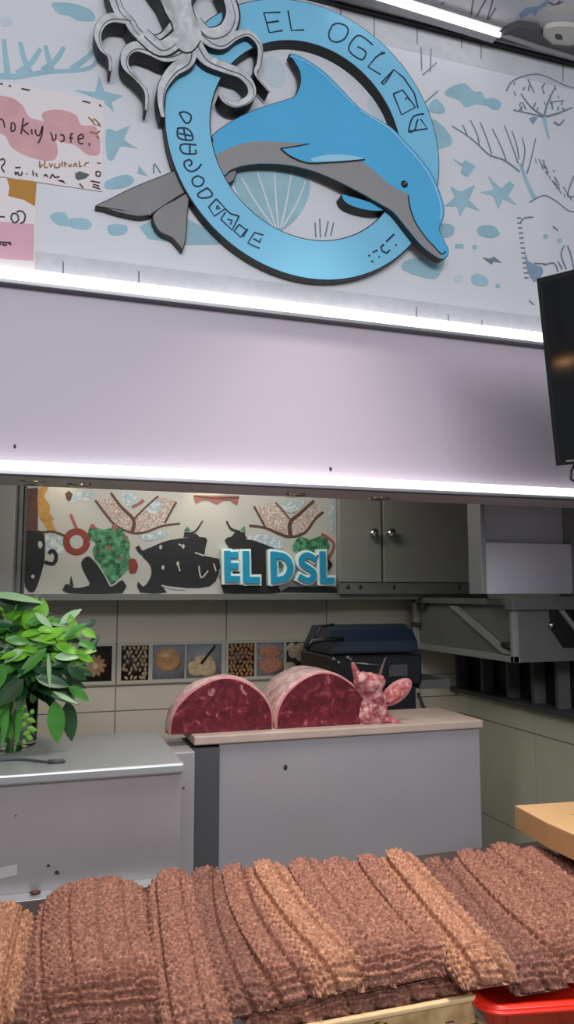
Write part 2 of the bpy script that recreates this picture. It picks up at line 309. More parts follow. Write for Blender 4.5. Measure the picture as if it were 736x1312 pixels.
b = MB(); b.box((XR+.1, YF, 0), (4.2, YF+.22, zLB), M['greypanel']); b.box((XL-1, YF, 0), (XL-.1, YF+.22, zLB), M['greypanel']); struct(b, 'wall_pier', 'plain grey piers of the shopfront beside the stall opening', 'wall')
b = MB(); b.box((XL-.1, YF+.22, 0), (XL, YB, 2.5), M['greypanel']); struct(b, 'wall_left', 'plain grey left side wall', 'wall')

# ================================================================ LIGHT STRIPS
def strip(x0, x1, z0, z1, label, grp):
    t = empty('light_strip', (x0, YF, z0), label, 'light strip', grp); h = z1-z0
    d = MB(); d.box((x0+.003, YF-.035, z0+h*.28), (x1-.003, YF-.004, z1), M['led']); d.build('diffuser', t, bevel=.004)
    a = MB(); a.box((x0, YF-.03, z0+h*.06), (x1, YF, z0+h*.28), M['alu']); a.box((x0, YF-.034, z0), (x1, YF, z0+h*.06), M['darklip']); a.box((x0, YF-.004, z0+h*.28), (x1, YF, z1), M['alu']); a.build('housing', t)
e = [XL-.9, onY(358, 396, YF).x, onY(519, 417, YF).x, 4.1]
for i, l in enumerate(('long glowing white strip along top of lilac panel, left of the first joint', 'short glowing white strip between the two joints above lilac panel', 'glowing white strip above lilac panel running right behind the television')):
    strip(e[i], e[i+1], zUB, zUT, l, 'light strips above the lilac panel')
e = [XL-.9, onY(381, 618, YF).x, onY(714, 637, YF).x, 4.1]
for i, l in enumerate(('glowing white strip under lilac panel, left of the middle joint above the mural', 'glowing white strip under lilac panel above the steel cabinet', 'far right end of glowing white strip under lilac panel, below the television')):
    strip(e[i], e[i+1], zLB, zLT, l, 'light strips under the lilac panel')
for (x, y), l in zip(((42,617), (102,621), (376,634), (478,640)), ('leftmost flat round downlight in the soffit over the mural', 'second flat round downlight from the left in the soffit', 'flat round downlight in the soffit below the strip joint', 'flat round downlight in the soffit above the steel cabinet doors')):
    p = onZ(x, y, zLB); p.y = min(max(p.y, YF+.07), YF+.15); b = MB()
    b.lathe(p-Vector((0,0,.008)), [(0, 0), (.034, 0), (.04, .004), (.042, .008)], M['chrome'], 20); tag(b.build('downlight', smooth=True), l, 'downlight', 'downlights in the soffit')
# ceiling tube and its dark trunking
p0, p1 = onZ(440, -17, zC-.03), onZ(641, 45, zC-.03)
t = empty('tube_light', p0, 'glowing white tube light along the ceiling edge at top right', 'tube light')
dv = (p1-p0).normalized(); sd = dv.cross(Vector((0,0,1)))
d = MB(); d.tube([p0, p1], .009, M['tube'], 12); d.build('tube', t, True)
d = MB(); q = sd*.02; up = Vector((0,0,.03)); off = -sd*.028 if sd.y < 0 else sd*.028
for o_, hh, mm in ((Vector((0,0,.014)), .016, 'alu'), (off, .028, 'alu')):
    a = p0+o_; c = p1+o_; q2 = sd*.02; d.hexa([a-q2, a+q2, c+q2, c-q2, a-q2+Vector((0,0,hh)), a+q2+Vector((0,0,hh)), c+q2+Vector((0,0,hh)), c-q2+Vector((0,0,hh))], M[mm])
d.build('housing', t)
b = MB(); b.prism([onZ(x, y, zC-.03) for x, y in ((600,42),(640,46),(652,40),(663,35),(690,38),(697,50),(708,60),(728,62),(760,58),(760,82),(700,67))], (0, 0, .03), M['dark'])
t = tag(b.build('ceiling_bracket', bevel=.004), 'dark grey curved bracket at the ceiling edge, right end of tube light', 'bracket')
b = MB(); b.prism([onZ(x, y, zC-.034) for x, y in ((640,47),(690,64),(736,76),(736,72),(690,58),(655,46))], (0, 0, .02), M['alu']); b.build('metal_edge', t)
b = MB(); b.prism(crom([onZ(x, y, zC-.02) for x, y in ((697,40),(712,34),(740,36),(745,50),(728,61),(708,58),(698,50))], 3, True), (0, 0, .02), M['beige'], None); b.prism(crom([onZ(x, y, zC-.021) for x, y in ((712,44),(720,45),(721,51),(713,50))], 3, True), (0, 0, .002), M['dark'])
tag(b.build('ceiling_cover'), 'pale rounded cover plate with a dark hole beside the ceiling bracket', 'cover')

# ================================================================ DOLPHIN SIGN
S = empty('dolphin_sign', (onY(385,182,YF).x, YF, onY(385,182,YF).z), 'large blue ring sign with leaping dolphin and grey octopus on printed wall', 'sign')
def inset(p, d):
    n = len(p); a = sum(p[i].x*p[(i+1) % n].z-p[(i+1) % n].x*p[i].z for i in range(n)); s = 1 if a > 0 else -1; out = []
    for i in range(n):
        t = p[(i+1) % n]-p[i-1]; t.y = 0; t.normalize(); out.append(p[i]+Vector((-t.z*s, 0, t.x*s))*d)
    return out
def plate(pts, Yf, thick, face, name, parent, ins=.0035, k=5, edge='blacksign', extra=None):
    p = [onD(x, y) if Yf == 0. else onY(x, y, Yf) for x, y in pts]
    if k: p = crom(p, k, True)
    m = MB(); m.prism(p, (0, thick, 0), M[edge]); q = inset(p, ins); q = [v-Vector((0,.002,0)) for v in q]
    m.prism(q, (0, .004, 0), M[face])
    if extra: extra(m)
    return m.build(name, parent)
def fitcirc(pts, Y):
    A = []; B = []
    for x, y in pts:
        p = onY(x, y, Y); A.append([p.x*p.x, p.x, p.z, 1]); B.append(-p.z*p.z)
    (a, bx, bz, c), *_ = np.linalg.lstsq(np.array(A), np.array(B), rcond=None)
    cx = -bx/(2*a); cz = -bz/2; k = a*cx*cx+cz*cz-c; return cx, cz, math.sqrt(k/a), math.sqrt(k)
YR = YF-.045
oc = fitcirc([(212,125),(222,207),(254,272),(298,321),(352,348),(417,359),(472,348),(529,307),(561,217),(556,158),(537,109),(493,54),(434,16),(379,4),(325,3)], YR)
ic = fitcirc([(270,163),(273,190),(290,228),(325,272),(379,304),(417,308),(455,299),(488,274),(510,168),(483,117),(445,76),(407,60),(363,54),(309,71),(281,109)], YR)
N = 96
def el(c, Y, d=0.): return [Vector((c[0]+(c[2]+d)*math.cos(2*math.pi*i/N), Y, c[1]+(c[3]+d)*math.sin(2*math.pi*i/N))) for i in range(N)]
def annulus(m, o, i, t, mt):
    n = N; v = o+i+[p+Vector((0,t,0)) for p in o]+[p+Vector((0,t,0)) for p in i]; fs = []
    for k in range(n):
        j = (k+1) % n; fs += [(k, j, n+j, n+k), (2*n+k, 3*n+k, 3*n+j, 2*n+j), (k, 2*n+k, 2*n+j, j), (n+k, n+j, 3*n+j, 3*n+k)]
    m.add(v, fs, mt)
m = MB(); annulus(m, el(oc, YR), el(ic, YR), .045, M['blacksign']); annulus(m, el(oc, YR-.002, -.004), el(ic, YR-.002, .004), .004, M['ring']); ringo = m.build('ring', S)
# lettering of the ring, one mesh per character
A_ = lambda p: zt(320, 0, 2.83, p); B_ = lambda p: zt(100, 140, 3.067, p); C_ = lambda p: zt(420, 160, 4.09, p)
def glyph(strokes, wpx=2.2, Y=YR-.0025, parent=ringo, name='letter', mt='ink', sm=True):
    m = MB()
    for i, s in enumerate(strokes): m.ribbon([onY(x, y, Y-.001-i*.0002) for x, y in s], wpx*px, wpx*px, (0, .002, 0), M[mt], sm and len(s) > 5)
    return m.build(name, parent)
for st_ in ([[(112,44),(52,46),(72,118),(120,110)],[(62,82),(106,76)]], [[(140,38),(152,110),(198,108)]], [[(300,92),(318,84),(348,92),(358,112),(345,140),(318,152),(294,144),(288,120),(300,92)]],
    [[(448,162),(395,128),(360,178),(406,216),(422,188),(392,168)]], [[(484,188),(458,208),(430,242),(476,270)],[(478,196),(492,190)]], [[(478,300),(524,252),(560,282)],[(478,300),(490,306)],[(520,258),(492,300)]],
    [[(560,282),(598,338),(612,392)],[(522,340),(556,326),(602,388),(552,416),(522,340)],[(566,360),(574,350),(578,362)]], [[(634,412),(594,424),(578,476),(600,470),(606,446),(612,432)],[(578,476),(646,466),(620,430)]]): glyph([A_(s) for s in st_])
for st_ in ([[(398,14),(420,10),(444,24),(440,48),(422,52),(398,14)]], [[(392,74),(396,112),(448,120),(446,92),(424,74),(392,74)],[(416,76),(424,116)],[(396,94),(446,104)]], [[(466,140),(418,136),(402,146),(414,172),(462,174),(462,158)],[(440,140),(440,172)]],
    [[(486,214),(470,234),(446,244),(424,232),(418,208),(440,198),(448,214),(436,222)]], [[(494,272),(470,262),(450,276),(456,298),(478,302),(494,288),(494,272)]], [[(510,308),(472,332),(484,348),(520,344),(528,330),(508,308)]],
    [[(544,352),(514,384),(536,420),(580,390),(544,352)],[(548,378),(544,392),(558,390),(548,378)]], [[(578,390),(600,410),(634,420)],[(580,404),(562,432),(606,474),(634,420)],[(588,432),(606,436),(600,452)]], [[(634,452),(614,478),(640,502),(662,474),(634,452)],[(662,474),(668,470),(648,502)]], [[(730,494),(694,484),(668,526),(714,546)],[(690,508),(716,522),(720,508)]]): glyph([B_(s) for s in st_])
for st_ in ([[(214,682),(224,688)],[(238,668),(246,664)],[(230,714),(240,716)],[(250,662),(262,656)]], [[(296,626),(280,640),(288,662),(310,672),(326,656)],[(268,690),(274,692)]], [[(308,612),(350,572)],[(356,626),(362,632)]]): glyph([C_(s) for s in st_], 2.6)
# dolphin: tail behind the ring, body in front of it
YT = YF-.03
xA, xB = onY(262, 190, YF-.04).x, onY(570, 290, YF-.085).x; DB = -.050/(xB-xA); DA = (YF-.034)-DB*xA
def onD(x, y, off=0.): d = ray(x, y); return EYE+d*((DA+off)/(d.y-DB*d.x))
YD = 0.
plate([(300,206),(275,203),(250,208),(222,219),(200,228),(170,240),(140,255),(122,264),(133,267),(152,273),(177,278),(192,276),(196,274),(240,246),(270,240),(300,232)], YT, .03, 'tail', 'tail_fluke', S, k=3)
plate([(196,275),(208,264),(224,256),(242,247),(241,270),(240,285),(239,302),(235,320),(230,316),(220,305),(205,298),(197,286)], YT-.004, .034, 'tail', 'tail_fluke', S, k=3)
body = [(272,182),(273,172),(300,153),(330,139),(362,129),(376,124),(381,117),(385,104),(383,90),(376,78),(371,69),(380,70),(396,78),(416,92),(436,112),(455,132),(464,140),(482,151),(503,164),(523,185),(541,205),(556,227),(566,252),(570,270),(567,285),(563,294),(569,307),(575,319),(574,328),(566,333),(556,328),(545,320),(535,310),(520,292),(506,275),(497,268),(488,263),(476,256),(458,246),(430,232),(400,220),(370,213),(340,211),(315,213),(296,219),(286,226),(262,222),(256,200),(258,182)]
dol = plate(body, YD, .032, 'dolph', 'dolphin_body', S, k=4, ins=.003)
def face(pts, mt, name, parent, Y=YD-.003, k=4, t=.002):
    p = [onD(x, y, Y) for x, y in pts]; p = crom(p, k, True) if k else p; m = MB(); m.prism(p, (0, t, 0), M[mt]); return m.build(name, parent)
face([(262,206),(272,201),(286,193),(310,184),(335,181),(360,182),(395,184.5),(378,187),(362,190),(378,202),(400,208),(440,206),(460,205),(475,215),(491,229),(506,241),(522,248),(525,265),(533,286),(547,306),(560,319),(567,327),(565,331.5),(556,326),(546,318.5),(536,308),(521,290.5),(507,273),(497,266),(488,261),(476,254),(458,244),(430,230),(400,218),(370,211),(340,209),(315,211),(296,217),(288,222),(270,221)], 'belly', 'belly', dol, k=2)
face([(360,190),(374,189),(388,187),(398,183),(420,180),(450,190),(468,203),(445,206),(420,208),(398,208.5),(378,202)], 'dolph', 'flipper', dol, Y=YD-.006, k=3, t=.005)
face([(400,206),(402,202),(425,198),(448,199),(467,203.5),(445,205.5),(420,207)], 'hi', 'flipper_edge', dol, Y=YD-.0075, k=3)
def line(pts, wpx, mt, name, parent, Y=YD-.0045, w1=None):
    m = MB(); m.ribbon([onD(x, y, Y) for x, y in pts], wpx*px, (w1 or wpx)*px, (0, .0015, 0), M[mt]); return m.build(name, parent)
line([(360,190),(374,201),(395,208.5),(420,208),(445,206.5),(468,204)], 1.4, 'black', 'flipper_line', dol, YD-.0085)
line([(360,190),(380,187),(396,184)], 1.2, 'black', 'flipper_line', dol, YD-.0085)
line([(523.5,250),(526,266),(533,285),(546,304),(558,317),(566,325),(572,322)], 1.6, 'black', 'mouth', dol)
line([(462,141),(482,153.5),(501,166),(521,187.5),(538.5,207),(553,229),(562.5,253),(566,270),(564,282)], 2.4, 'hi', 'back_highlight_stripe', dol)
line([(372,72),(395,81),(414,95),(434,115),(455,136)], 1.2, 'hi', 'fin_edge', dol)
m = MB(); c = onD(518, 236.5); m.ell(c-Vector((0,.004,0)), (.0135, .008, .0135), M['black']); eye = m.build('eye', dol, True)
m = MB(); m.ell(onD(518.5, 236)-Vector((0,.0115,0)), (.003, .002, .003), M['hi']); m.build('pupil', eye, True)
plate([(438,249),(447,251),(462,255),(480,261),(497,268),(484,271),(466,269),(450,264),(441,258)], YR-.006, .05, 'dolph', 'far_flipper', S, k=3, ins=.002)
# octopus
YO = YF-.07
def arm(m, pts, w0, w1, Y=YO, t=.055):
    p = [onY(x, y, Y) for x, y in pts]
    m.ribbon(p, w0*px, w1*px, (0, t, 0), M['blacksign']); m.ribbon([v-Vector((0,.002,0)) for v in p], w0*px*.9, w1*px*.7, (0, .003, 0), M['octo'])
    m.ribbon([v-Vector((0,.003,0))+Vector((w0*px*.12,0,-w0*px*.12)) for v in p], w0*px*.1, .001, (0, .001, 0), M['octoline'])
arms = [([(142,-16),(147,0),(153,15),(165,27),(173,40),(187,50),(208,49),(222,33)],16,15), ([(166,25),(143,23),(130,31),(125,46),(130,62),(140,73),(141,91)],16,3), ([(240,54),(228,66),(211,71),(192,64),(173,60),(161,69),(161,85),(174,99),(187,117),(187,141)],24,3),
    ([(243,45),(241,76),(222,91),(209,110),(206,130),(209,150)],24,6), ([(246,45),(262,74),(286,86),(309,95),(322,111),(320,126),(302,134),(288,129),(282,121)],21,6), ([(256,42),(270,54),(285,57),(302,46),(319,43),(333,59),(332,81),(328,95),(345,117)],18,3),
    ([(248,30),(262,44),(276,46),(291,38),(298,20),(294,0),(284,-20)],28,20), ([(182,44),(205,62),(225,52),(238,36)],24,26)]
head = MB(); hp = crom([onY(x, y, YO-.006) for x, y in ((203,-2),(212,18),(220,32),(222,46),(226,60),(236,68),(248,66),(258,52),(258,36),(250,18),(247,-2),(262,-30),(258,-70),(225,-90),(190,-70),(186,-30))], 4, True)
head.prism(hp, (0, .07, 0), M['blacksign']); head.prism([v-Vector((0,.002,0)) for v in inset(hp, .004)], (0, .003, 0), M['octo']); oh = head.build('octopus_head', S)
for i, (p, a, c) in enumerate(arms):
    m = MB(); arm(m, p, a, c, YO-.0007*i); m.build('octopus_arm', oh)

# ================================================================ NOTICES
def notice(px4, label, extra):
    p = [onY(x, y, YF-.006) for x, y in px4]; m = MB(); m.prism(p, (0, .003, 0), M['notice'])
    bc = [0]
    def bl(pts, mt, k=4):
        bc[0] += 1; q = [onY(x, y, YF-.0062-bc[0]*.0001) for x, y in pts]; m.prism(crom(q, k, True) if k else q, (0, .0005, 0), M[mt])
    cnt = [0]
    def ln(pts, w, mt='hand'):
        cnt[0] += 1; m.ribbon([onY(x, y, YF-.0075-cnt[0]*.00003) for x, y in pts], w*px, w*px, (0, .0005, 0), M[mt])
    extra(bl, ln); return tag(m.build('paper_notice'), label, 'notice', 'paper notices on the front wall')
D_ = lambda p: zt(0, 90, 4.907, p)
def n1(bl, ln):
    bl([(-20,126),(10,124),(28,134),(38,150),(60,158),(70,175),(74,196),(66,206),(40,202),(16,190),(4,172),(-20,168)], 'pink'); bl([(54,150),(60,142),(80,141),(98,148),(104,160),(124,164),(128,196),(112,198),(96,186),(70,178)], 'pink')
    for s in ([(-14,330),(0,310),(18,312),(30,360)], [(70,365),(74,330),(92,338),(94,372),(74,384),(68,362)], [(132,400),(148,300)], [(178,330),(140,362),(182,404)], [(198,370),(202,404)], [(222,370),(226,400),(248,408),(268,352),(262,410),(240,458)],
        [(316,388),(328,412),(332,440),(350,430),(352,400)], [(378,405),(400,410),(402,440),(380,448)], [(462,400),(446,402),(446,455)], [(434,424),(460,426)], [(492,434),(524,424),(516,402),(492,418),(498,456),(524,460)], [(560,456),(564,474)]): ln(D_(s), 1.8)
    for s in ([(250,570),(250,610),(268,590)], [(284,566),(280,606),(300,610)], [(310,585),(320,608),(330,585)], [(345,585),(345,610),(372,608),(376,585)], [(390,570),(392,606)], [(408,575),(410,608)], [(400,588),(420,586)], [(430,590),(440,606),(450,588)], [(462,605),(474,585),(484,606)], [(500,570),(500,604),(515,600)], [(530,604),(540,584),(560,580)], [(610,582),(636,584)]): ln(D_(s), 1.5, 'hand2')
    for s in ([(95,612),(130,610)], [(95,635),(98,655),(112,640),(118,658),(136,655),(138,636)], [(165,650),(172,652)], [(206,630),(210,662)], [(225,645),(235,668)], [(276,665),(290,655),(300,672)], [(315,680),(330,655),(345,672),(375,668)], [(0,565),(20,555),(30,580),(10,610),(28,640)], [(605,635),(630,640),(626,665),(606,660),(605,635)], [(500,712),(525,740)], [(570,695),(630,706)], [(580,730),(630,745)], [(585,715),(625,728)], [(-5,82),(18,86)], [(135,115),(188,124)], [(518,192),(568,204)], [(625,215),(638,228)], [(55,95),(70,100)]): ln(D_(s), 1.6)
    for s in ([(555,295),(590,320)], [(590,300),(630,340)], [(610,340),(636,350)], [(565,385),(600,395)], [(600,400),(630,380)], [(605,410),(625,428)], [(575,310),(600,345)]): ln(D_(s), 1.4, 'hand2')
    bl(D_([(472,650),(500,634),(565,655),(540,680),(490,692),(474,676)]), 'print_dark', 0); bl(D_([(355,692),(395,688),(416,715),(400,708)]), 'hand', 0)
notice([(-40,103),(0,104),(134,129),(131,245),(0,226),(-40,222)], 'white and pink watercolour notice with handwritten lines, upper one on left wall', n1)
def n2(bl, ln):
    bl(D_([(-200,935),(215,968),(212,1200),(-200,1170)]), 'pink2', 0); bl(D_([(42,676),(230,700),(220,856),(150,815),(50,790),(60,735)]), 'orange', 0)
    for s in ([(-20,918),(30,922)], [(110,905),(82,900),(70,930),(90,958),(116,940),(110,905)], [(104,890),(135,885),(158,910),(150,950),(128,962)], [(-10,1085),(12,1098)], [(20,1080),(25,1100),(45,1096)], [(50,1080),(70,1100)], [(0,1080),(70,1084)]): ln(D_(s), 1.8)
notice([(-40,224),(47,231),(45,347),(-40,338)], 'pink notice with ochre corner patch, hanging below the handwritten one', n2)

# ================================================================ TELEVISION
tr = Vector((math.sin(R(145.3)), math.cos(R(145.3)), 0)); TL = onY(688, 357, 1.85); d = ray(713, 597)
BL = EYE+d*((TL-EYE).dot(tr)/d.dot(tr)); dn = BL-TL; nrm = tr.cross(dn).normalized()
if nrm.dot(EYE-TL) < 0: nrm = -nrm
W_ = tr*(dn.length*1.72)
T = empty('television', TL, 'black flat television hanging at right edge over the lilac panel', 'television')
m = MB(); q = [TL, TL+W_, TL+W_+dn, BL]; m.prism(q, -nrm*.045, M['tvb']); m.build('casing', T, bevel=.004)
m = MB(); i_ = tr*.014; j_ = dn.normalized()*.014; q2 = [TL+i_+j_, TL+W_-i_+j_, TL+W_+dn-i_-j_*1.6, BL+i_-j_*1.6]; m.prism([p+nrm*.001 for p in q2], -nrm*.002, M['tvs']); m.build('screen', T)
m = MB(); c = BL+i_*2.2-j_*.8+nrm*.0015; m.ribbon([c, c+tr*.03], .004, .004, -nrm*.001, M['alu'], False); m.build('maker_badge', T)
m = MB(); c = TL+W_*.5+dn*.4-nrm*.045; m.tube([c, c-nrm*.12, Vector((c.x-nrm.x*.12, c.y-nrm.y*.12, zC))], .02, M['tvb']); m.build('ceiling_mount', T)
m = MB(); c = BL+tr*.05-nrm*.02; m.tube(crom([c, c-Vector((0,0,.03))-tr*.012, c-Vector((0,0,.06))+tr*.02, c+tr*.3-Vector((0,0,.12))], 6), .004, M['black'], 8); m.build('power_cable', T, True)
# warm pendant lamp of the hall, mirrored in the screen
hit = EYE+ray(724, 458)*((TL-EYE).dot(nrm)/ray(724, 458).dot(nrm)); rd = ray(724, 458).normalized(); rf = rd-nrm*(2*rd.dot(nrm)); lp = hit+rf*2.6
L_ = empty('pendant_lamp', lp, 'warm pendant lamp of the hall, seen mirrored in the television screen', 'lamp')
m = MB(); m.ell(lp, (.075, .075, .035), emit('warm_bulb', (255,190,120), 22)); m.build('bulb', L_, True)
m = MB(); m.tube([lp+Vector((0,0,.03)), Vector((lp.x, lp.y, max(zC, lp.z+.2)))], .006, M['black'], 8); m.build('cord', L_)
m = MB(); m.lathe(lp, [(.03, .05), (.12, .0), (.115, -.004), (.025, .045)], M['black']); m.build('lamp_shade', L_, True)

# ================================================================ MURAL AND LETTERS
zMB = onY(230, 761, YM).z
xa, xb = onY(33, 700, YM).x, onY(431, 700, YM).x
U = empty('mural_panel', ((xa+xb)/2, YM, zMB), 'white mural board with black pots, cactus and corals above the tiles', 'mural')
m = MB(); m.box((xa, YM, zMB), (xb, YM+.03, 2.41), M['mural'])
E_ = lambda p: zt(20, 620, 3.345, p); G_ = lambda p: zt(230, 620, 3.345, p); pm = YM/F*1.03
dep = [0]
def mp(pts, mt, k=3): dep[0] += 1; Y = YM-.0006-dep[0]*.00008; q = [onY(x, y, Y) for x, y in pts]; m.prism(crom(q, k, True) if k else q, (0, .0005, 0), M[mt])
def ml(pts, w0, mt, w1=None): dep[0] += 1; Y = YM-.0006-dep[0]*.00008; m.ribbon([onY(x, y, Y) for x, y in pts], w0*pm, (w1 or w0)*pm, (0, .0005, 0), M[mt])
mp(E_([(45,20),(96,15),(96,205),(42,205)]), 'm_brown', 0); mp(E_([(96,25),(142,15),(122,50),(140,80),(150,105),(146,120),(165,150),(155,160),(172,200),(140,200),(118,165),(100,140)]), 'm_gold', 2)
mp(E_([(130,225),(175,215),(205,250),(200,300),(160,290),(130,280)]), 'm_blue'); mp(E_([(35,208),(80,202),(122,210),(126,300),(120,350),(92,440),(72,466),(40,440),(30,300)]), 'm_black', 2)
ml(E_([(124,335),(162,342),(174,310),(158,286),(142,300)]), 4.5, 'm_black'); ml(E_([(110,208),(160,205),(210,222)]), 3, 'm_brown')
mp(E_([(97,250),(108,245),(116,260),(108,276),(98,270)]), 'mural'); mp(E_([(66,395),(76,388),(82,398),(74,406)]), 'mural')
ml(E_([(236,130),(248,160),(264,195)]), 3.5, 'm_rose')
ml(E_([(262+44*math.cos(a*math.pi/8), 248+44*math.sin(a*math.pi/8)) for a in range(17)]), 8, 'm_red')
mp(E_([(212,40),(232,28),(252,40),(300,30),(342,38),(310,70),(270,70),(234,108),(250,75),(222,80)]), 'm_blue', 0); mp(E_([(212,42),(230,28),(245,45),(235,75),(220,70)]), 'm_brown', 0)
mp(E_([(345,72),(410,55),(455,100),(505,155),(560,95),(612,55),(690,75),(642,168),(560,203),(500,208),(430,180),(385,130)]), 'm_pink', 0); mp(E_([(455,45),(500,40),(525,70),(505,95),(470,90)]), 'm_blue'); mp(E_([(560,100),(610,70),(630,95),(590,130)]), 'm_blue')
ml(E_([(342,70),(385,128),(430,178),(500,210),(560,206),(630,180),(706,170)]), 2.6, 'm_brown'); ml(E_([(500,208),(506,155),(450,95),(408,38)]), 5, 'm_brown', 3); ml(E_([(508,150),(560,98),(612,52)]), 2.4, 'm_brown'); ml(E_([(640,168),(668,115),(690,78)]), 2.6, 'm_brown'); ml(E_([(500,100),(530,85),(550,70)]), 4, 'm_rose')
mp(E_([(530,225),(600,205),(660,205),(640,225),(570,245)]), 'm_blue')
mp(E_([(313,195),(340,185),(372,195),(410,190),(445,188),(475,225),(492,260),(486,300),(502,340),(480,370),(450,400),(408,432),(375,385),(345,330),(330,280),(345,255),(315,230)]), 'm_green', 3)
for x, y, r in ((330,182,12), (425,186,14), (402,275,11), (452,320,8), (475,230,9)): mp(E_([(x-r,y),(x,y-r),(x+r,y),(x,y+r)]), 'm_rose')
mp(E_([(485,330),(510,320),(525,350),(515,380),(490,380)]), 'm_red'); ml(E_([(345,330),(380,390),(405,432)]), 1.6, 'mural')
mp(E_([(282,335),(300,314),(320,314),(352,350),(385,400),(405,440),(430,430),(460,412),(460,468),(225,468),(208,440),(222,428),(250,445),(300,440),(318,425),(290,370)]), 'm_black', 2); mp(E_([(232,432),(238,392),(250,440)]), 'm_black', 0)
pot = [(181,709),(198,699),(217,692),(240,689),(258,688),(266,692),(262,712),(281,716),(280,737),(269,751),(240,753),(207,750),(214,759),(180,759),(177,745),(184,752),(193,740),(194,728),(189,719)]
mp(pot, 'm_black', 2); ml([(176,700),(182,708),(192,704)], 5, 'm_black'); ml([(236,684),(250,681),(260,667)], 3, 'm_black', 1.5); mp([(235,688),(238,681),(252,684),(256,688)], 'm_black', 0); mp([(236,680),(240,674),(245,680)], 'm_green', 0)
for p in ([(255,725),(258,740),(267,731)], [(274,722),(277,732)], [(229,697),(236,701)], [(228,723),(231,732)], [(250,708),(262,712)], [(207,750),(222,754),(238,755)]): ml(p, 1.8, 'mural')
for x, y in ((209,727), (228,722), (235,700), (206,701)): mp([(x-2,y),(x,y-3),(x+2,y),(x,y+3)], 'mural')
mp(G_([(195,240),(225,225),(300,228),(360,245),(410,285),(425,440),(420,468),(190,468),(185,330),(215,290),(205,262)]), 'm_black', 2); ml(G_([(203,160),(222,192),(262,206)]), 2, 'm_black', 3.5); mp(G_([(225,225),(240,205),(280,208),(285,230)]), 'm_black', 0); mp(G_([(262,195),(280,180),(285,210)]), 'm_green', 0)
mp(G_([(60,48),(258,52),(248,92),(215,70),(185,72),(160,88),(130,70),(100,68),(72,82)]), 'm_rose', 0); ml(G_([(65,52),(150,62),(255,58)]), 2.4, 'm_brown')
mp(G_([(285,235),(330,215),(400,225),(445,245),(430,280),(330,245)]), 'm_blue')
mp(G_([(320,95),(410,80),(480,155),(575,75),(615,118),(580,150),(545,205),(480,225),(370,185)]), 'm_pink', 0); mp(G_([(440,85),(500,75),(540,75),(500,120),(460,120)]), 'm_blue')
ml(G_([(300,178),(370,188),(430,215),(480,226),(540,206),(582,150),(616,120)]), 2.8, 'm_brown'); ml(G_([(476,222),(476,165),(520,125),(578,72)]), 6, 'm_brown', 4); ml(G_([(476,155),(440,110),(412,80)]), 2.2, 'm_brown'); ml(G_([(368,184),(345,140),(320,95)]), 2.6, 'm_brown')
mp(G_([(498,245),(520,225),(560,240),(600,225),(632,235),(635,290),(490,290)]), 'm_green', 2); mp(G_([(640,70),(662,75),(660,200),(645,180)]), 'm_blue'); ml(G_([(610,215),(650,240),(662,270),(632,330)]), 4, 'm_rose', 3); mp(G_([(638,320),(658,345),(638,375)]), 'm_black', 0)
mp(G_([(430,465),(470,440),(560,440),(640,440),(700,450),(720,468)]), 'm_black', 0)
m.build('painted_board', U)
m = MB(); m.box((xa-.02, YM-.012, zMB-.03), (xb+.02, YM+.3, zMB), M['steel2']); m.build('bottom_rail', U)
m = MB(); m.box((xa-.012, YM-.008, zMB), (xa, YM+.03, 2.41), M['dark']); m.build('side_rail', U)
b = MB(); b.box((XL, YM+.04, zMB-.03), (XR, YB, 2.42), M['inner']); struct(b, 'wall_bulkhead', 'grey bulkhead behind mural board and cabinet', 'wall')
# letters
V = empty('letter_sign', onY(356, 752, YM-.02), 'blue block letters with white outlines fixed on the mural board', 'sign')
def letter(strokes, w):
    m = MB()
    for i, s in enumerate(strokes):
        p = [onY(x, y, YM-.04-i*.0006) for x, y in G_(s)]; sm = len(p) > 4
        ext = lambda pts, d: [pts[0]+(pts[0]-pts[1]).normalized()*d]+pts[1:-1]+[pts[-1]+(pts[-1]-pts[-2]).normalized()*d]
        m.ribbon(ext(p, (w/2+9)*pm/3.345), (w+20)*pm/3.345, (w+20)*pm/3.345, (0, .036, 0), M['signw'], sm); m.ribbon([v-Vector((0,.012,0)) for v in ext(p, w/2*pm/3.345)], w*pm/3.345, w*pm/3.345, (0, .014, 0), M['sign'], sm)
    m.build('letter', V)
letter([[(204,300),(206,408)], [(215,306),(238,304)], [(215,352),(238,352)], [(215,408),(245,408)]], 26)
letter([[(284,302),(286,408)], [(298,412),(330,412)]], 28)
letter([[(402,304),(404,412)], [(408,305),(446,312),(470,340),(472,372),(450,404),(408,412)]], 27)
letter([[(572,318),(548,306),(526,316),(524,342),(548,360),(570,376),(572,400),(548,414),(522,402)]], 25)
letter([[(612,302),(614,412)], [(625,414),(650,414)]], 27)
# grey cupboard left of the mural
x0, x1 = onY(-60, 700, YM).x, onY(28, 700, YM).x; K = empty('side_cupboard', (x1, YM, zMB-.03), 'narrow grey cupboard at left end of the mural board', 'cupboard')
m = MB(); m.box((x0, YM-.01, zMB-.03), (x1, YM+.035, 2.41), M['greypanel']); m.build('body', K, bevel=.003)
m = MB(); m.box((x0+.02, YM-.022, zMB), (x1-.035, YM-.01, 2.4), M['greypanel']); m.build('door', K, bevel=.003)
m = MB(); m.box((x1-.018, YM-.03, zMB-.03), (x1, YM-.01, 2.41), M['steel2']); m.build('edge_strip', K)
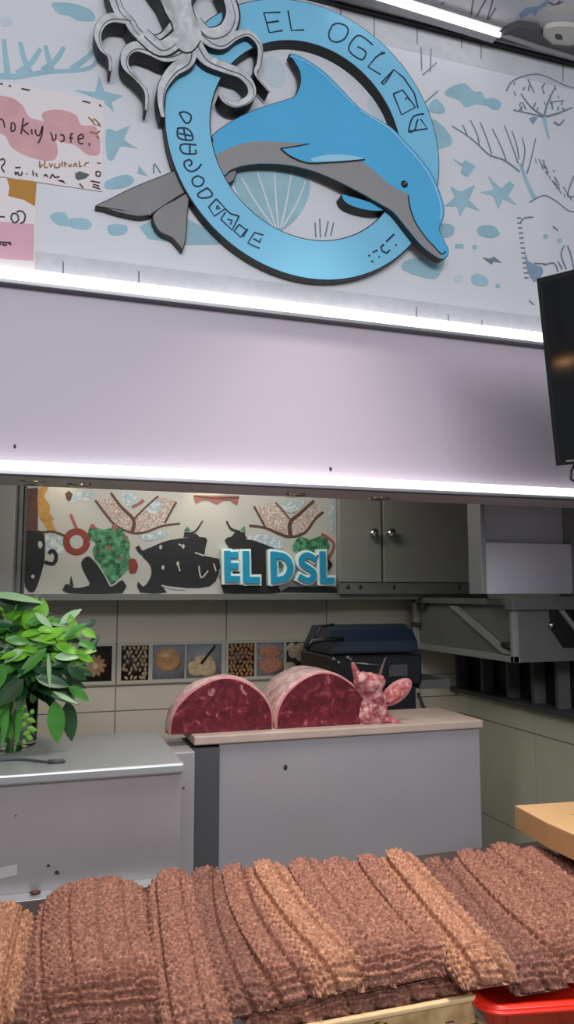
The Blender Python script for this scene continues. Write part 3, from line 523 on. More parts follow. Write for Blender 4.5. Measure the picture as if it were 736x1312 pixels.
# wall-washer lamps over the mural
for px_, l in ((78, 'small lamp over left end of the mural'), (262, 'small lamp over the pale gap between the two black pots')):
    x = onY(px_, 650, YM).x; b = MB(); b.lathe((x, YM-.09, 2.33), [(0,.085), (.012,.08), (.012,.03), (.03,.02), (.034,-.02), (.03,-.02), (.02, .01), (0, .012)], M['black'], 18); tag(b.build('wall_lamp', smooth=True), l, 'lamp', 'lamps over the mural')
    spot('mural_spot', (x, YM-.09, 2.30), (x, YM, 1.82), 3.2, (1, .83, .55), 62)

# ================================================================ FOOD PICTURES ON THE TILES
def zrow(y, x): return onY(x, y, YB).z
zp0, zp1 = onY(220, 874, YB).z, onY(220, 822, YB).z
food = dict(nut=mat('nut', (170,150,118), .6, noise=.2, nscale=60), bun=mat('bun', (186,138,92), .6, noise=.25, nscale=50), loaf=mat('loaf', (206,178,138), .6, noise=.25, nscale=50), crab=mat('snack', (176,136,92), .6, noise=.3, nscale=40), pea=mat('peanut', (166,120,76), .6, noise=.2, nscale=70), roll=mat('roll', (186,124,100), .6, noise=.25, nscale=60), pale=mat('dumpling', (190,170,138), .6, noise=.3, nscale=60), dk=mat('photo_dark', (44,36,30), .6, noise=.3, nscale=40), lt=mat('photo_pale', (150,152,156), .6, noise=.15, nscale=30), frame=mat('frame_cream', (188,182,168), .5))
def picture_strip(pics, x0, x1, label):
    a, c = onY(x0, 850, YB).x, onY(x1, 850, YB).x; t = empty('picture_strip', (a, YB-.004, zp0), label, 'picture', 'food picture strips on the tiles')
    f = MB(); f.box((a, YB-.018, zp0), (c, YB-.0045, zp0+.018), food['frame']); f.box((a, YB-.018, zp1-.016), (c, YB-.0045, zp1), food['frame'])
    eds = [a]+[onY(q[1], 850, YB).x for q in pics]+[c]
    sts = [onY(q[0], 850, YB).x for q in pics]; ens = [onY(q[1], 850, YB).x for q in pics]
    f.box((a, YB-.018, zp0+.018), (sts[0], YB-.0045, zp1-.016), food['frame']); f.box((ens[-1], YB-.018, zp0+.018), (c, YB-.0045, zp1-.016), food['frame'])
    for k in range(len(pics)-1): f.box((ens[k], YB-.018, zp0+.018), (sts[k+1], YB-.0045, zp1-.016), food['frame'])
    f.build('frame', t)
    for (q0, q1, kind), s0, s1 in zip(pics, sts, ens):
        m = MB(); z0, z1 = zp0+.018, zp1-.016; cx, cz = (s0+s1)/2, (z0+z1)/2; w, h = s1-s0, z1-z0; rr = random.Random(kind)
        m.box((s0, YB-.008, z0), (s1, YB-.0045, z1), food['lt' if kind in ('bun', 'loaf', 'roll') else 'dk']); Y = YB-.009
        def blob(x, z, rx, rz, mt, ang=0., wob=.06): m.ell((x, Y, z), (rx, .004, rz), food[mt], 14, 8, Matrix.Rotation(ang, 3, 'Y'), wob)
        def inb(x, z, r): return min(max(x, s0+r), s1-r), min(max(z, z0+r), z1-r)
        if kind in ('nut', 'pea'):
            ny = 8
            for i in range(ny):
                for j in range(6):
                    x, z = inb(s0+w*(j+.5+.5*(i % 2)-.25)/6+rr.uniform(-.004,.004), z0+h*(i+.5)/ny+rr.uniform(-.004,.004), .013)
                    if kind == 'nut' and rr.random() < .15: continue
                    blob(x, z, .008 if kind == 'nut' else .009, .012, kind, rr.uniform(-.8,.8))
        elif kind == 'bun': blob(cx-.003, cz+.01, w*.42, h*.34, 'bun', .25, .05); blob(cx-.01, cz+.03, w*.25, h*.14, 'loaf', .3)
        elif kind == 'loaf':
            for x, z, rx, rz in ((-.2,-.2,.26,.24), (.1,-.22,.28,.24), (.02,-.02,.32,.2)): blob(cx+x*w, cz+z*h, rx*w, rz*h, 'loaf', .2)
            m.hexa([(cx-.02,Y-.006,cz-.01), (cx-.01,Y-.006,cz-.02), (cx+.065,Y-.006,cz+.075), (cx+.06,Y-.006,cz+.085), (cx-.02,Y,cz-.01), (cx-.01,Y,cz-.02), (cx+.065,Y,cz+.075), (cx+.06,Y,cz+.085)], food['dk'])
        elif kind == 'roll': blob(cx, cz+.22*h, w*.44, h*.2, 'roll'); blob(cx+.005, cz-.18*h, w*.45, h*.25, 'roll', 0, .1); blob(cx, cz-.2*h, w*.3, h*.1, 'pale')
        elif kind == 'pale':
            for i in range(10): x, z = inb(s0+rr.random()*w, z0+(i+.5)/10*h, .03); blob(x, z, .032, .026, 'pale', rr.uniform(-.6,.6), .1)
        else:
            for i in range(11): a_ = i/11*2*math.pi; x, z = inb(cx+.034*math.cos(a_), cz-.01+.034*math.sin(a_), .022); blob(x, z, .034*.75, .012, 'crab', -a_)
            blob(cx, cz-.01, .022, .022, 'loaf')
        m.build('picture', t, True)
picture_strip([(100, 143, 'crab')], 92, 147, 'framed food photo half hidden behind the green plant')
picture_strip([(155, 190, 'nut'), (195, 236, 'bun'), (238, 283, 'loaf')], 150, 288, 'framed strip of nuts, bun and loaf photos on the tiles')
picture_strip([(292, 325, 'pea'), (328, 363, 'roll'), (366, 404, 'pale')], 288.5, 409, 'framed strip of peanuts, rolls and dumplings photos above the meat')

# ================================================================ STEEL WALL CABINET
YC = 3.84; zc0 = onY(500, 761, YC).z; xa_, xb_ = onY(433, 700, YC).x, min(onY(614, 700, YC).x, XR-.02); zd = onY(500, 746, YC).z
K = empty('steel_cabinet', ((xa_+xb_)/2, YC, zc0), 'grey steel wall cabinet with two doors and round knobs', 'cabinet')
m = MB(); m.box((xa_, YC, zc0), (xb_, YM+.035, 2.41), M['steel']); m.build('body', K, bevel=.003)
xg = onY(488.5, 700, YC).x; xh = onY(606, 700, YC).x
for a, c, kx, l in ((xa_, xg-.006, 476, 'left'), (xg+.006, xh, 498, 'right')):
    m = MB(); m.box((a, YC-.02, zd), (c, YC, 2.40), M['steel']); dr = m.build('door', K, bevel=.004)
    p = onY(kx, 684, YC-.02); m = MB(); m.lathe(p, [(0,-.06), (.02,-.058), (.028,-.045), (.026,-.028), (.012,-.018), (.012,0), (.022, 0)][::-1], M['chrome'], 20, 'Y')
    m.v = [(x, 2*p.y-y if y > p.y else y, z) for x, y, z in m.v]; m.build('knob', dr, True)
m = MB(); m.box((xa_, YC-.024, zc0), (xb_, YC, zd-.006), M['steel2']); rl = m.build('bottom_rail', K, bevel=.002)
for x in (446, 462, 505, 588): p = onY(x, 752, YC-.024); m = MB(); m.ell(p, (.012, .006, .012), M['screw']); m.build('bolt', rl, True)
m = MB(); m.box((xh+.004, YC-.03, zd-.005), (xb_, YC, 2.40), M['steel2']); m.tube([(xh+.02, YC-.035, zd), (xh+.02, YC-.035, zd+.12)], .01, M['screw']); m.build('hinge_post', K)
# dark gap under cabinet row, white unit and hood
m = MB(); YW = 3.1; xw = onY(621, 700, YW).x
K = empty('white_wall_unit', (xw, YW, 1.61), 'shallow white wall unit beside steel cabinet with shaded upper half', 'wall unit')
zmid = onY(680, 696, YW).z; zw0 = onY(680, 761, YW).z
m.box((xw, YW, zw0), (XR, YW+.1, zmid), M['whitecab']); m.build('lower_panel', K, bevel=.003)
m = MB(); m.box((xw, YW+.06, zmid), (XR, YW+.1, 2.41), M['cabshade']); m.build('upper_panel', K)  # shadow of the recess put into a greyer cabinet white
m = MB(); m.box((xw-.025, YW-.012, zw0), (xw, YW+.1, 2.41), M['alu']); m.build('side_post', K, bevel=.002)
# hood on the right wall
XH, YH = 2.04, 3.0; zh0 = onX(655, 849, XH).z; zh1 = 1.575
K = empty('extractor_hood', (XH, YH, zh0), 'grey metal extractor hood with diagonal brace on the right wall', 'hood')
m = MB(); m.box((XH+.03, YH+.03, zh0+.02), (XR-.006, 4.0, zh1-.02), M['steel2']); m.build('body', K)
def bar(m, a, c, w, mt): m.tube([a, c], w, M[mt], 8)
m = MB(); yf = 3.98
m.box((XH, YH, zh0), (XH+.035, yf, zh0+.03), M['steel']); m.box((XH, yf-.035, zh0), (XH+.035, yf, zh1), M['steel']); m.box((XH, YH, zh0), (XH+.03, YH+.025, zh1), M['steel']); m.box((XH, YH, zh1-.03), (XH+.035, yf, zh1), M['steel2']); m.build('side_frame', K, bevel=.003)
m = MB(); a = onX(580, 776, XH); c = onX(650, 838, XH); m.hexa([a+Vector((-.005,-.03,0)), a+Vector((-.005,.03,0)), c+Vector((-.005,.03,0)), c+Vector((-.005,-.03,0)), a+Vector((.02,-.03,0)), a+Vector((.02,.03,0)), c+Vector((.02,.03,0)), c+Vector((.02,-.03,0))], M['steel']); m.build('brace', K)
for x, y in ((540, 776), (649, 826), (532, 800)): p = onX(x, y, XH); m = MB(); m.box(p-Vector((.01,.03,.012)), p+Vector((.02,.03,.012)), M['screw']); m.build('latch', K, bevel=.003)
m = MB(); m.box((XH+.03, YH, zh0), (XR-.006, YH+.03, zh1-.05), M['steel2']); fp = m.build('front_panel', K, bevel=.003)
m = MB(); p = [onY(x, y, YH-.002) for x, y in ((704,779),(745,779),(745,830),(722,830),(706,806))]; m.prism(p, (0, .004, 0), M['black']); m.build('opening', fp)
m = MB(); m.ribbon([onY(714, 774, YH-.012), onY(748, 818, YH-.012)], .022, .022, (0, .01, 0), M['steel'], False); m.build('strut', fp)
m = MB(); p = onY(705, 801, YH); m.lathe(p, [(.014,0), (.016,-.012), (.012,-.02), (0,-.022)], M['chrome'], 18, 'Y'); m.v = [(x, 2*p.y-y if y > p.y else y, z) for x, y, z in m.v]; m.build('knob', fp, True)
m = MB(); p = onY(655, 772, YH-.03); m.box((XH-.02, YH-.03, zh1-.05), (XR-.006, YH+.03, zh1+.01), M['steel2']); m.build('top_rail', K, bevel=.003)

# ================================================================ BLACK GRILL
YG = 3.45; xg0, xg1 = onY(425, 850, YG).x, onY(540, 850, YG).x; zg1 = onY(470, 801, YG).z; zgm = onY(470, 838, YG).z; zgb = onY(470, 880, YG).z
K = empty('black_grill', ((xg0+xg1)/2, YG+.2, 0), 'black lidded grill standing behind the meat counter', 'grill')
m = MB(); n = 14; prof = [(YG+.0, zgm), (YG+.01, zgm+.06), (YG+.06, zg1-.025), (YG+.14, zg1), (YG+.3, zg1-.01), (YG+.42, zgm+.03), (YG+.44, zgm)]
m.prism([Vector((xg0+.01, y, z)) for y, z in prof], (xg1-xg0-.02, 0, 0), M['navy']); m.build('lid', K, bevel=.012)
m = MB(); m.box((xg0, YG-.01, zgb), (xg1, YG+.46, zgm-.004), M['grill']); m.build('firebox', K, bevel=.012)
m = MB(); m.box((xg0+.02, YG+.02, .06), (xg1-.02, YG+.44, zgb-.003), M['grill']); m.build('cart', K, bevel=.006)
for x, y in ((428,845), (434,849), (446,843), (449,845)): p = onY(x, y, YG-.012); m = MB(); m.ell(p, (.014, .016, .012), M['dknob']); m.build('control_knob', K, True)
m = MB(); p = [onY(x, y, YG-.06) for x, y in ((392,832), (400,822), (420,819), (440,819))]; m.tube(p, .012, M['grill'], 10); m.tube([onY(404,818,YG-.06), onY(412,803,YG-.03), onY(428,800,YG+.02)], .006, M['grill'], 8); m.build('side_handle', K, True)
m = MB(); a, c = onY(498, 852, YG-.013), onY(522, 866, YG-.013); m.box((a.x, YG-.02, c.z), (c.x, YG-.008, a.z), M['dark']); m.build('label_plate', K, bevel=.002)
m = MB(); a, c = onY(456, 850, YG-.02), onY(500, 853, YG-.02); m.tube([a, c], .006, M['dknob'], 8); m.build('front_handle', K, True)
m = MB(); a, c = onY(540, 872, YG), onY(580, 882, YG); m.box((xg1+.002, YG+.02, c.z), (min(c.x, XR-.06), YG+.3, a.z), M['steel2']); sh = m.build('side_shelf', K, bevel=.003)
m = MB(); m.tube([onY(536, 888, YG+.05), onY(558, 945, YG+.05)], .009, M['dknob'], 8); m.tube([onY(545, 905, YG+.05), onY(533, 945, YG+.05)], .007, M['dknob'], 8); m.build('shelf_brace', sh)
for q in ((xg0+.04, YG+.05), (xg1-.04, YG+.05), (xg0+.04, YG+.4), (xg1-.04, YG+.4)): m = MB(); m.tube([(q[0], q[1], 0), (q[0], q[1], .06)], .02, M['black']); m.build('caster', K)

# ================================================================ COUNTER CASES
ZT = 1.122; Y1c, Y1b = 2.23, 2.75; x1 = onY(233, 990, Y1c).x; zb1 = onY(90, 1138, Y1c).z
K = empty('display_case', (-.3, Y1c, 0), 'long grey steel counter case at left carrying the plant vase', 'counter')
m = MB(); m.box((-1.2, Y1c+.005, zb1), (x1, Y1b, ZT-.028), M['case'])
for x, y, r in ((54,1002,3), (62,1109,2.4), (73,1118,3.4), (235,1010,2), (20,1045,1.4), (226,985,1.6)): p = [onY(x+r*math.cos(a)*(1+.3*math.sin(3*a)), y+r*.8*math.sin(a), Y1c+.004) for a in [i*math.pi/5 for i in range(10)]]; m.prism(p, (0, .001, 0), M['stain'])
m.prism([onY(x, y, Y1c+.004) for x, y in ((-8,1114),(22,1107),(22,1121),(-8,1128))], (0, .001, 0), M['sticker'])
m.build('body', K, bevel=.004)
m = MB(); m.box((-1.22, Y1c-.012, ZT-.028), (x1+.006, Y1b+.01, ZT), M['casetop']); m.build('countertop', K, bevel=.006)
m = MB(); m.box((-1.2, Y1c-.05, zb1-.03), (x1, Y1b, zb1), M['casetop']); m.box((-1.18, Y1c-.048, 0), (x1-.002, Y1b-.02, zb1-.03), M['case']); m.build('base_ledge', K, bevel=.004)
Y2c, Y2b = 2.62, 2.94; x2, x3 = onY(281, 1000, Y2c).x, onY(616, 1000, Y2c).x
K = empty('meat_counter', ((x2+x3)/2, Y2c, 0), 'pale steel counter with wooden top under the raw meat', 'counter')
m = MB(); m.box((x2, Y2c, 0), (x3, Y2b, ZT-.03), M['caseW']); p = onY(366, 983, Y2c); m.ell(p, (.008, .004, .01), M['stain'], 10, 6); m.build('body', K, bevel=.004)
m = MB(); m.box((x2-.09, Y2c-.015, ZT-.03), (x3+.01, Y2b+.01, ZT), M['board']); m.build('top_board', K, bevel=.005)
xa, xb = x1+.014, x2-.006; K = empty('gap_post', ((xa+xb)/2, Y2c-.02, 0), 'upright post with dark slot between the two counters', 'post')
m = MB(); xm = xa+(xb-xa)*.5; m.box((xa, Y2c-.06, 0), (xm, Y2c+.2, ZT-.04), M['caseW']); m.build('post', K, bevel=.003)
m = MB(); m.box((xm, Y2c-.03, 0), (xb, Y2c+.2, ZT-.04), M['dark']); m.build('dark_panel', K)
m = MB(); m.tube(crom([onZ(x, y, ZT+.004) for x, y in ((-30,978),(0,974),(30,973),(60,976),(84,975))], 6), .0035, M['cable'], 8); m.tube([onZ(62,976,ZT+.006), onZ(82,975,ZT+.006)], .006, M['cable'], 8); tag(m.build('cable', smooth=True), 'thin grey cable lying on the left counter in front of the vase', 'cable')
# ================================================================ MEAT
def halfmeat(cx, hw, h, Yf, L, lean, label):
    K = empty('meat_half', (cx, Yf, ZT), label, 'meat', 'cut meat on the counter'); n = 36
    def sec(y, s, j=0.):
        out = []
        for i in range(n+1):
            a = math.pi*i/n; ca, sa = math.cos(a), math.sin(a); q = 1+.015*math.sin(5*a+j)
            out.append(Vector((cx-hw*s*q*math.copysign(abs(ca)**1.0, ca)+lean*sa*.02, y, ZT+.001+h*s*q*max(0, sa)**.92)))
        return out
    rows = [sec(Yf+.006, .985), sec(Yf+.014, 1.)]+[sec(Yf+.014+(L-.03)*k/8, 1-.012*math.sin(k), k*.7) for k in range(1, 9)]+[sec(Yf+L, .9)]
    m = MB(); vs = [p for r in rows for p in r]; w = n+1
    m.add(vs, [(i*w+j, i*w+j+1, (i+1)*w+j+1, (i+1)*w+j) for i in range(len(rows)-1) for j in range(n)]+[tuple(range((len(rows)-1)*w, len(rows)*w))]+[(i*w, (i+1)*w, (i+1)*w+n, i*w+n) for i in range(len(rows)-1)], M['rind']); m.build('rind', K, True)
    m = MB(); o = sec(Yf+.006, .985); i_ = sec(Yf, .955); c = Vector((cx, Yf, ZT+h*.35))
    m.add(o+i_, [(j, j+1, w+j+1, w+j) for j in range(n)], M['rim'])
    rings = [i_]
    rr = random.Random(int(cx*100))
    for f in (.75, .5, .25): rings.append([c+(p-c)*f for p in i_])
    vs = [p for r in rings for p in r]+[c]
    m.add(vs, [(r*w+j, r*w+j+1, (r+1)*w+j+1, (r+1)*w+j) for r in range(3) for j in range(n)]+[(3*w+j, 3*w+j+1, 4*w) for j in range(n)]+[(3*w+n, 3*w, 4*w)]+[(r*w, (r+1)*w, (r+1)*w+n, r*w+n) for r in range(3)], M['meat']); m.build('cut_face', K, True)
Ym = 2.66
def half(xl, xr, yt, L, lean, label):
    a, c = onY(xl, 938, Ym), onY(xr, 938, Ym); t = onY((xl+xr)/2, yt, Ym); halfmeat((a.x+c.x)/2, (c.x-a.x)/2, t.z-ZT, Ym, L, lean, label)
half(216, 351, 868, .11, .5, 'left half of dark red cut meat with rounded rind on the counter')
half(353, 474, 861, .27, 0, 'right half of dark red cut meat with pale rind next to the pink head')
m = MB(); p = onY(228, 900, Ym+.02); m.ell(p, (.022, .02, .018), M['rind'], 12, 8); 
# pink head-like piece
Yh = 2.68; K = empty('raw_meat_piece', onY(482, 938, Yh), 'pink knobbly raw meat piece with ear-like flaps, right of the cut halves', 'meat')
m = MB(); P = lambda x, y, dy=0.: onY(x, y, Yh+dy)
m.ell(P(473,877), (.056,.055,.045), M['flesh']); m.ell(P(478,897), (.05,.05,.06), M['flesh']); m.ell(P(464,872,-.02), (.032,.03,.03), M['flesh']); m.ell(P(484,874,-.015), (.03,.03,.032), M['flesh']); m.ell(P(469,912), (.04,.045,.06), M['flesh']); m.ell(P(486,912,-.01), (.03,.04,.05), M['flesh'])
m.tube([P(466,900), P(466,922), P(462,937)], .03, M['flesh'], 12, .024); m.tube([P(480,900), P(484,925), P(482,937)], .03, M['flesh'], 12, .022)
m.tube([P(484,908), P(495,918,-.02), P(508,928,-.03), P(520,935,-.035)], .02, M['flesh'], 12, .013); m.tube([P(484,925), P(500,936,-.02)], .022, M['flesh'], 12, .012)
o = m.build('head', K, True); rm = o.modifiers.new('remesh', 'REMESH'); rm.mode = 'VOXEL'; rm.voxel_size = .005; rm.use_smooth_shade = True; sm = o.modifiers.new('smooth', 'SMOOTH'); sm.iterations = 6
tx = bpy.data.textures.new('lumps', 'CLOUDS'); tx.noise_scale = .025; dm = o.modifiers.new('lump', 'DISPLACE'); dm.texture = tx; dm.strength = .014; dm.mid_level = .5; dm.texture_coords = 'GLOBAL'
m = MB(); rt = (RT*math.cos(R(38))+Vector((0,0,1))*math.sin(R(38))); rot = Matrix((rt, Vector((sP, cP, 0)), rt.cross(Vector((sP, cP, 0))))).transposed()
c = P(508,887,-.01); m.ell(c, (.072,.018,.036), M['rim'], 24, 12, rot); ear = m.build('ear_flap', K, True)
m = MB(); m.ell(c-Vector((sP,cP,0))*.012, (.06,.010,.026), M['flap'], 24, 12, rot); m.build('inner_ear', ear, True)
m = MB(); m.tube(crom([P(459,868), P(456,860), P(453,852), P(451.5,849)], 4), .016, M['flesh'], 12, .006); m.build('ear_flap', K, True)
m = MB(); m.tube(crom([P(486,868), P(489,858), P(492,849), P(495,842)], 4), .009, M['horn'], 10, .002); m.build('horn', K, True)

# ================================================================ VASE AND PLANT
vc = onZ(0, 948, ZT); vc.y = min(vc.y, Y1b-.14); vr = .115
zr = onY(20, 893, 2.5).z
K = empty('glass_vase', (vc.x, vc.y, ZT), 'clear glass vase holding green stems on the left counter', 'vase')
m = MB(); hh = zr-ZT; m.lathe((vc.x, vc.y, ZT+.001), [(0,0), (vr*.92,0), (vr,.012), (vr,hh), (vr-.006,hh), (vr-.006,.02), (0,.016)], M['glass'], 40); m.build('glass', K, True)
m = MB(); m.tube([(vc.x+vr*.999*math.cos(a), vc.y+vr*.999*math.sin(a), zr) for a in [i*math.pi/20 for i in range(41)]], .004, M['glass'], 8, cap=False); m.build('rim', K, True)
Pn = empty('leafy_plant', (vc.x, vc.y, ZT+.02), 'bushy plant with glossy green leaves in the glass vase', 'plant')
m = MB(); rr = random.Random(11)
for i in range(16):
    a = rr.uniform(0, 6.28); r0 = rr.uniform(0, .06); top = Vector((vc.x+rr.uniform(-.2,.22), vc.y+rr.uniform(-.12,.14), rr.uniform(1.33,1.46)))
    m.tube(crom([Vector((vc.x+r0*math.cos(a), vc.y+r0*math.sin(a), ZT+.03)), Vector((vc.x+r0*.8*math.cos(a+.6), vc.y+r0*.8*math.sin(a+.6), 1.26)), top], 5), .0045, M['stem'], 8, .003)
m.build('stems', Pn, True)
def leaf(m, base, d, nrm_, L, w, mt, bend=.3, fold=.25):
    d = d.normalized(); s = d.cross(nrm_); s = s.normalized() if s.length > 1e-4 else Vector((1,0,0)); u = s.cross(d); K_ = 7; vs = []
    for i in range(K_+1):
        t = i/K_; c = base+d*(L*t)-u*(bend*L*t*t); ww = w*math.sin(math.pi*min(1, t*.93+.05))**.8*(1-.25*t) if 0 < i < K_ else .0008
        vs += [c-s*ww+u*fold*ww, c-s*ww*.5+u*fold*ww*.45, c, c+s*ww*.5+u*fold*ww*.45, c+s*ww+u*fold*ww]
    m.add(vs, [(i*5+j, i*5+j+1, (i+1)*5+j+1, (i+1)*5+j) for i in range(K_) for j in range(4)], M[mt])
m = MB(); cc = Vector((vc.x+.02, vc.y, 1.40))
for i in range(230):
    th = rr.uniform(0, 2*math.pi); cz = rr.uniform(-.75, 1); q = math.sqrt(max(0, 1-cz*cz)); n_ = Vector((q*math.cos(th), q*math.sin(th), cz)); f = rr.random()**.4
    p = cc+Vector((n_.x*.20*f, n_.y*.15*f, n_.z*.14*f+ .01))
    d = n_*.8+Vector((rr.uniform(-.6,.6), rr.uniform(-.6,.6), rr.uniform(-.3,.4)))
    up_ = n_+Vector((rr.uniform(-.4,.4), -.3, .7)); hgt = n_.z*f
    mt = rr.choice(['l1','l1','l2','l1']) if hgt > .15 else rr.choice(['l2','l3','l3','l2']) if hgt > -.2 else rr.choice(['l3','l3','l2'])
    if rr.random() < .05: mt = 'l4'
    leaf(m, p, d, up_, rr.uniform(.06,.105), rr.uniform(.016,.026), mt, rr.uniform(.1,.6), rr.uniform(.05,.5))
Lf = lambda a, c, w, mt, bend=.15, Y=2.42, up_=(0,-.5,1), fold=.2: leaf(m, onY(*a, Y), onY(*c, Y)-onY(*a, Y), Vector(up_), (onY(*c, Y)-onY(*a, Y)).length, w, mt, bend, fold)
Lf((-12,762), (56,770), .028, 'l4', .05, 2.44); Lf((-5,772), (52,772), .03, 'l3', .25, 2.46, (0,-1,.2))
Lf((92,803), (90,787), .014, 'l1', .0, 2.45, (0,-1,.3)); Lf((108,840), (128,812), .016, 'l3', .1, 2.45, (0,-1,.3)); Lf((88,880), (115,897), .018, 'l2', .1, 2.45, (0,-1,.5)); Lf((60,890), (102,903), .02, 'l3', .0, 2.42, (0,-.4,1)); Lf((68,886), (100,902), .008, 'l4', .0, 2.41, (0,-1,.4))
Lf((70,898), (74,952), .03, 'l2', .0, 2.44, (.1,-1,.1), .1); Lf((86,898), (92,950), .028, 'l3', .0, 2.47, (.3,-1,0), .1); Lf((45,785), (68,806), .012, 'l4', .0, 2.43, (0,-1,.6)); Lf((60,830), (22,868), .018, 'l2', .0, 2.40, (0,-1,.6)); Lf((62,838), (64,882), .007, 'l4', .05, 2.39, (0,-1,.3))
Lf((30,870), (-5,905), .03, 'l3', .0, 2.40, (0,-1,.4)); Lf((45,868), (90,878), .022, 'l3', .1, 2.40, (0,-1,.5)); Lf((5,850), (-15,890), .03, 'l2', .1, 2.40, (0,-1,.4)); Lf((50,820), (85,803), .02, 'l1', .1, 2.41, (0,-1,.7)); Lf((38,835), (10,845), .022, 'l1', .1, 2.40, (0,-1,.8)); Lf((70,826), (104,836), .02, 'l1', .1, 2.42, (0,-1,.8)); Lf((98,838), (118,844), .018, 'l1', .1, 2.43, (0,-1,.8)); Lf((70,842), (102,840), .016, 'l4', .15, 2.41, (0,-1,.6)); Lf((50,855), (95,858), .024, 'l3', .1, 2.43, (0,-1,.6))
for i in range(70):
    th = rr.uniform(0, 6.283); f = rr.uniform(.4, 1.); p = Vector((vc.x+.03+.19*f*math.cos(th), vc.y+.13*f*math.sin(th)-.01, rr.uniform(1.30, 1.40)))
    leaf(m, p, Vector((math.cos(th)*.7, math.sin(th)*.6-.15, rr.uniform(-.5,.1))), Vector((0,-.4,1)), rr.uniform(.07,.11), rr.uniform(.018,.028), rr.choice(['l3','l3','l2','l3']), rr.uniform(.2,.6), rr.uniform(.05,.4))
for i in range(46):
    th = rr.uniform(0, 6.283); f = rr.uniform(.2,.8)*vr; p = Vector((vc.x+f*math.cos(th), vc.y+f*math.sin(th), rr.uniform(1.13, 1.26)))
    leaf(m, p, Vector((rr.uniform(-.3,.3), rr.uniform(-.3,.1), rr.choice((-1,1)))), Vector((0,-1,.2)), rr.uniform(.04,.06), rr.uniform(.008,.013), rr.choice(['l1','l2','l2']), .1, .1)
for i in range(9): Lf((36+rr.uniform(-3,3), 905+i*5.5), (22+rr.uniform(0,8)+20*(i % 2), 908+i*5.5), .009, 'l1', .1, 2.47, (0,-1,.6))
for i in range(70):
    x = rr.uniform(5, 104); y = rr.uniform(795, 872)+(6 if x > 85 else 0); q = rr.uniform(-.9, .9); l = rr.uniform(22, 38)
    Lf((x, y), (min(124, x+l*math.cos(q)*(1 if x > 30 else rr.choice((-1, 1)))), y+l*math.sin(q)*.8), rr.uniform(.013,.02), rr.choice(['l1','l1','l2','l2','l3','l4'] if y < 850 else ['l2','l3','l3']), rr.uniform(.1,.4), rr.uniform(2.40,2.52), (rr.uniform(-.4,.4),-1,rr.uniform(.3,1.)), rr.uniform(.1,.4))
for x in (0, 10, 28): Lf((x, 895), (x-8, 958), .012, 'l2', .0, 2.47, (.2,-1,0))
m.build('foliage', Pn, True)

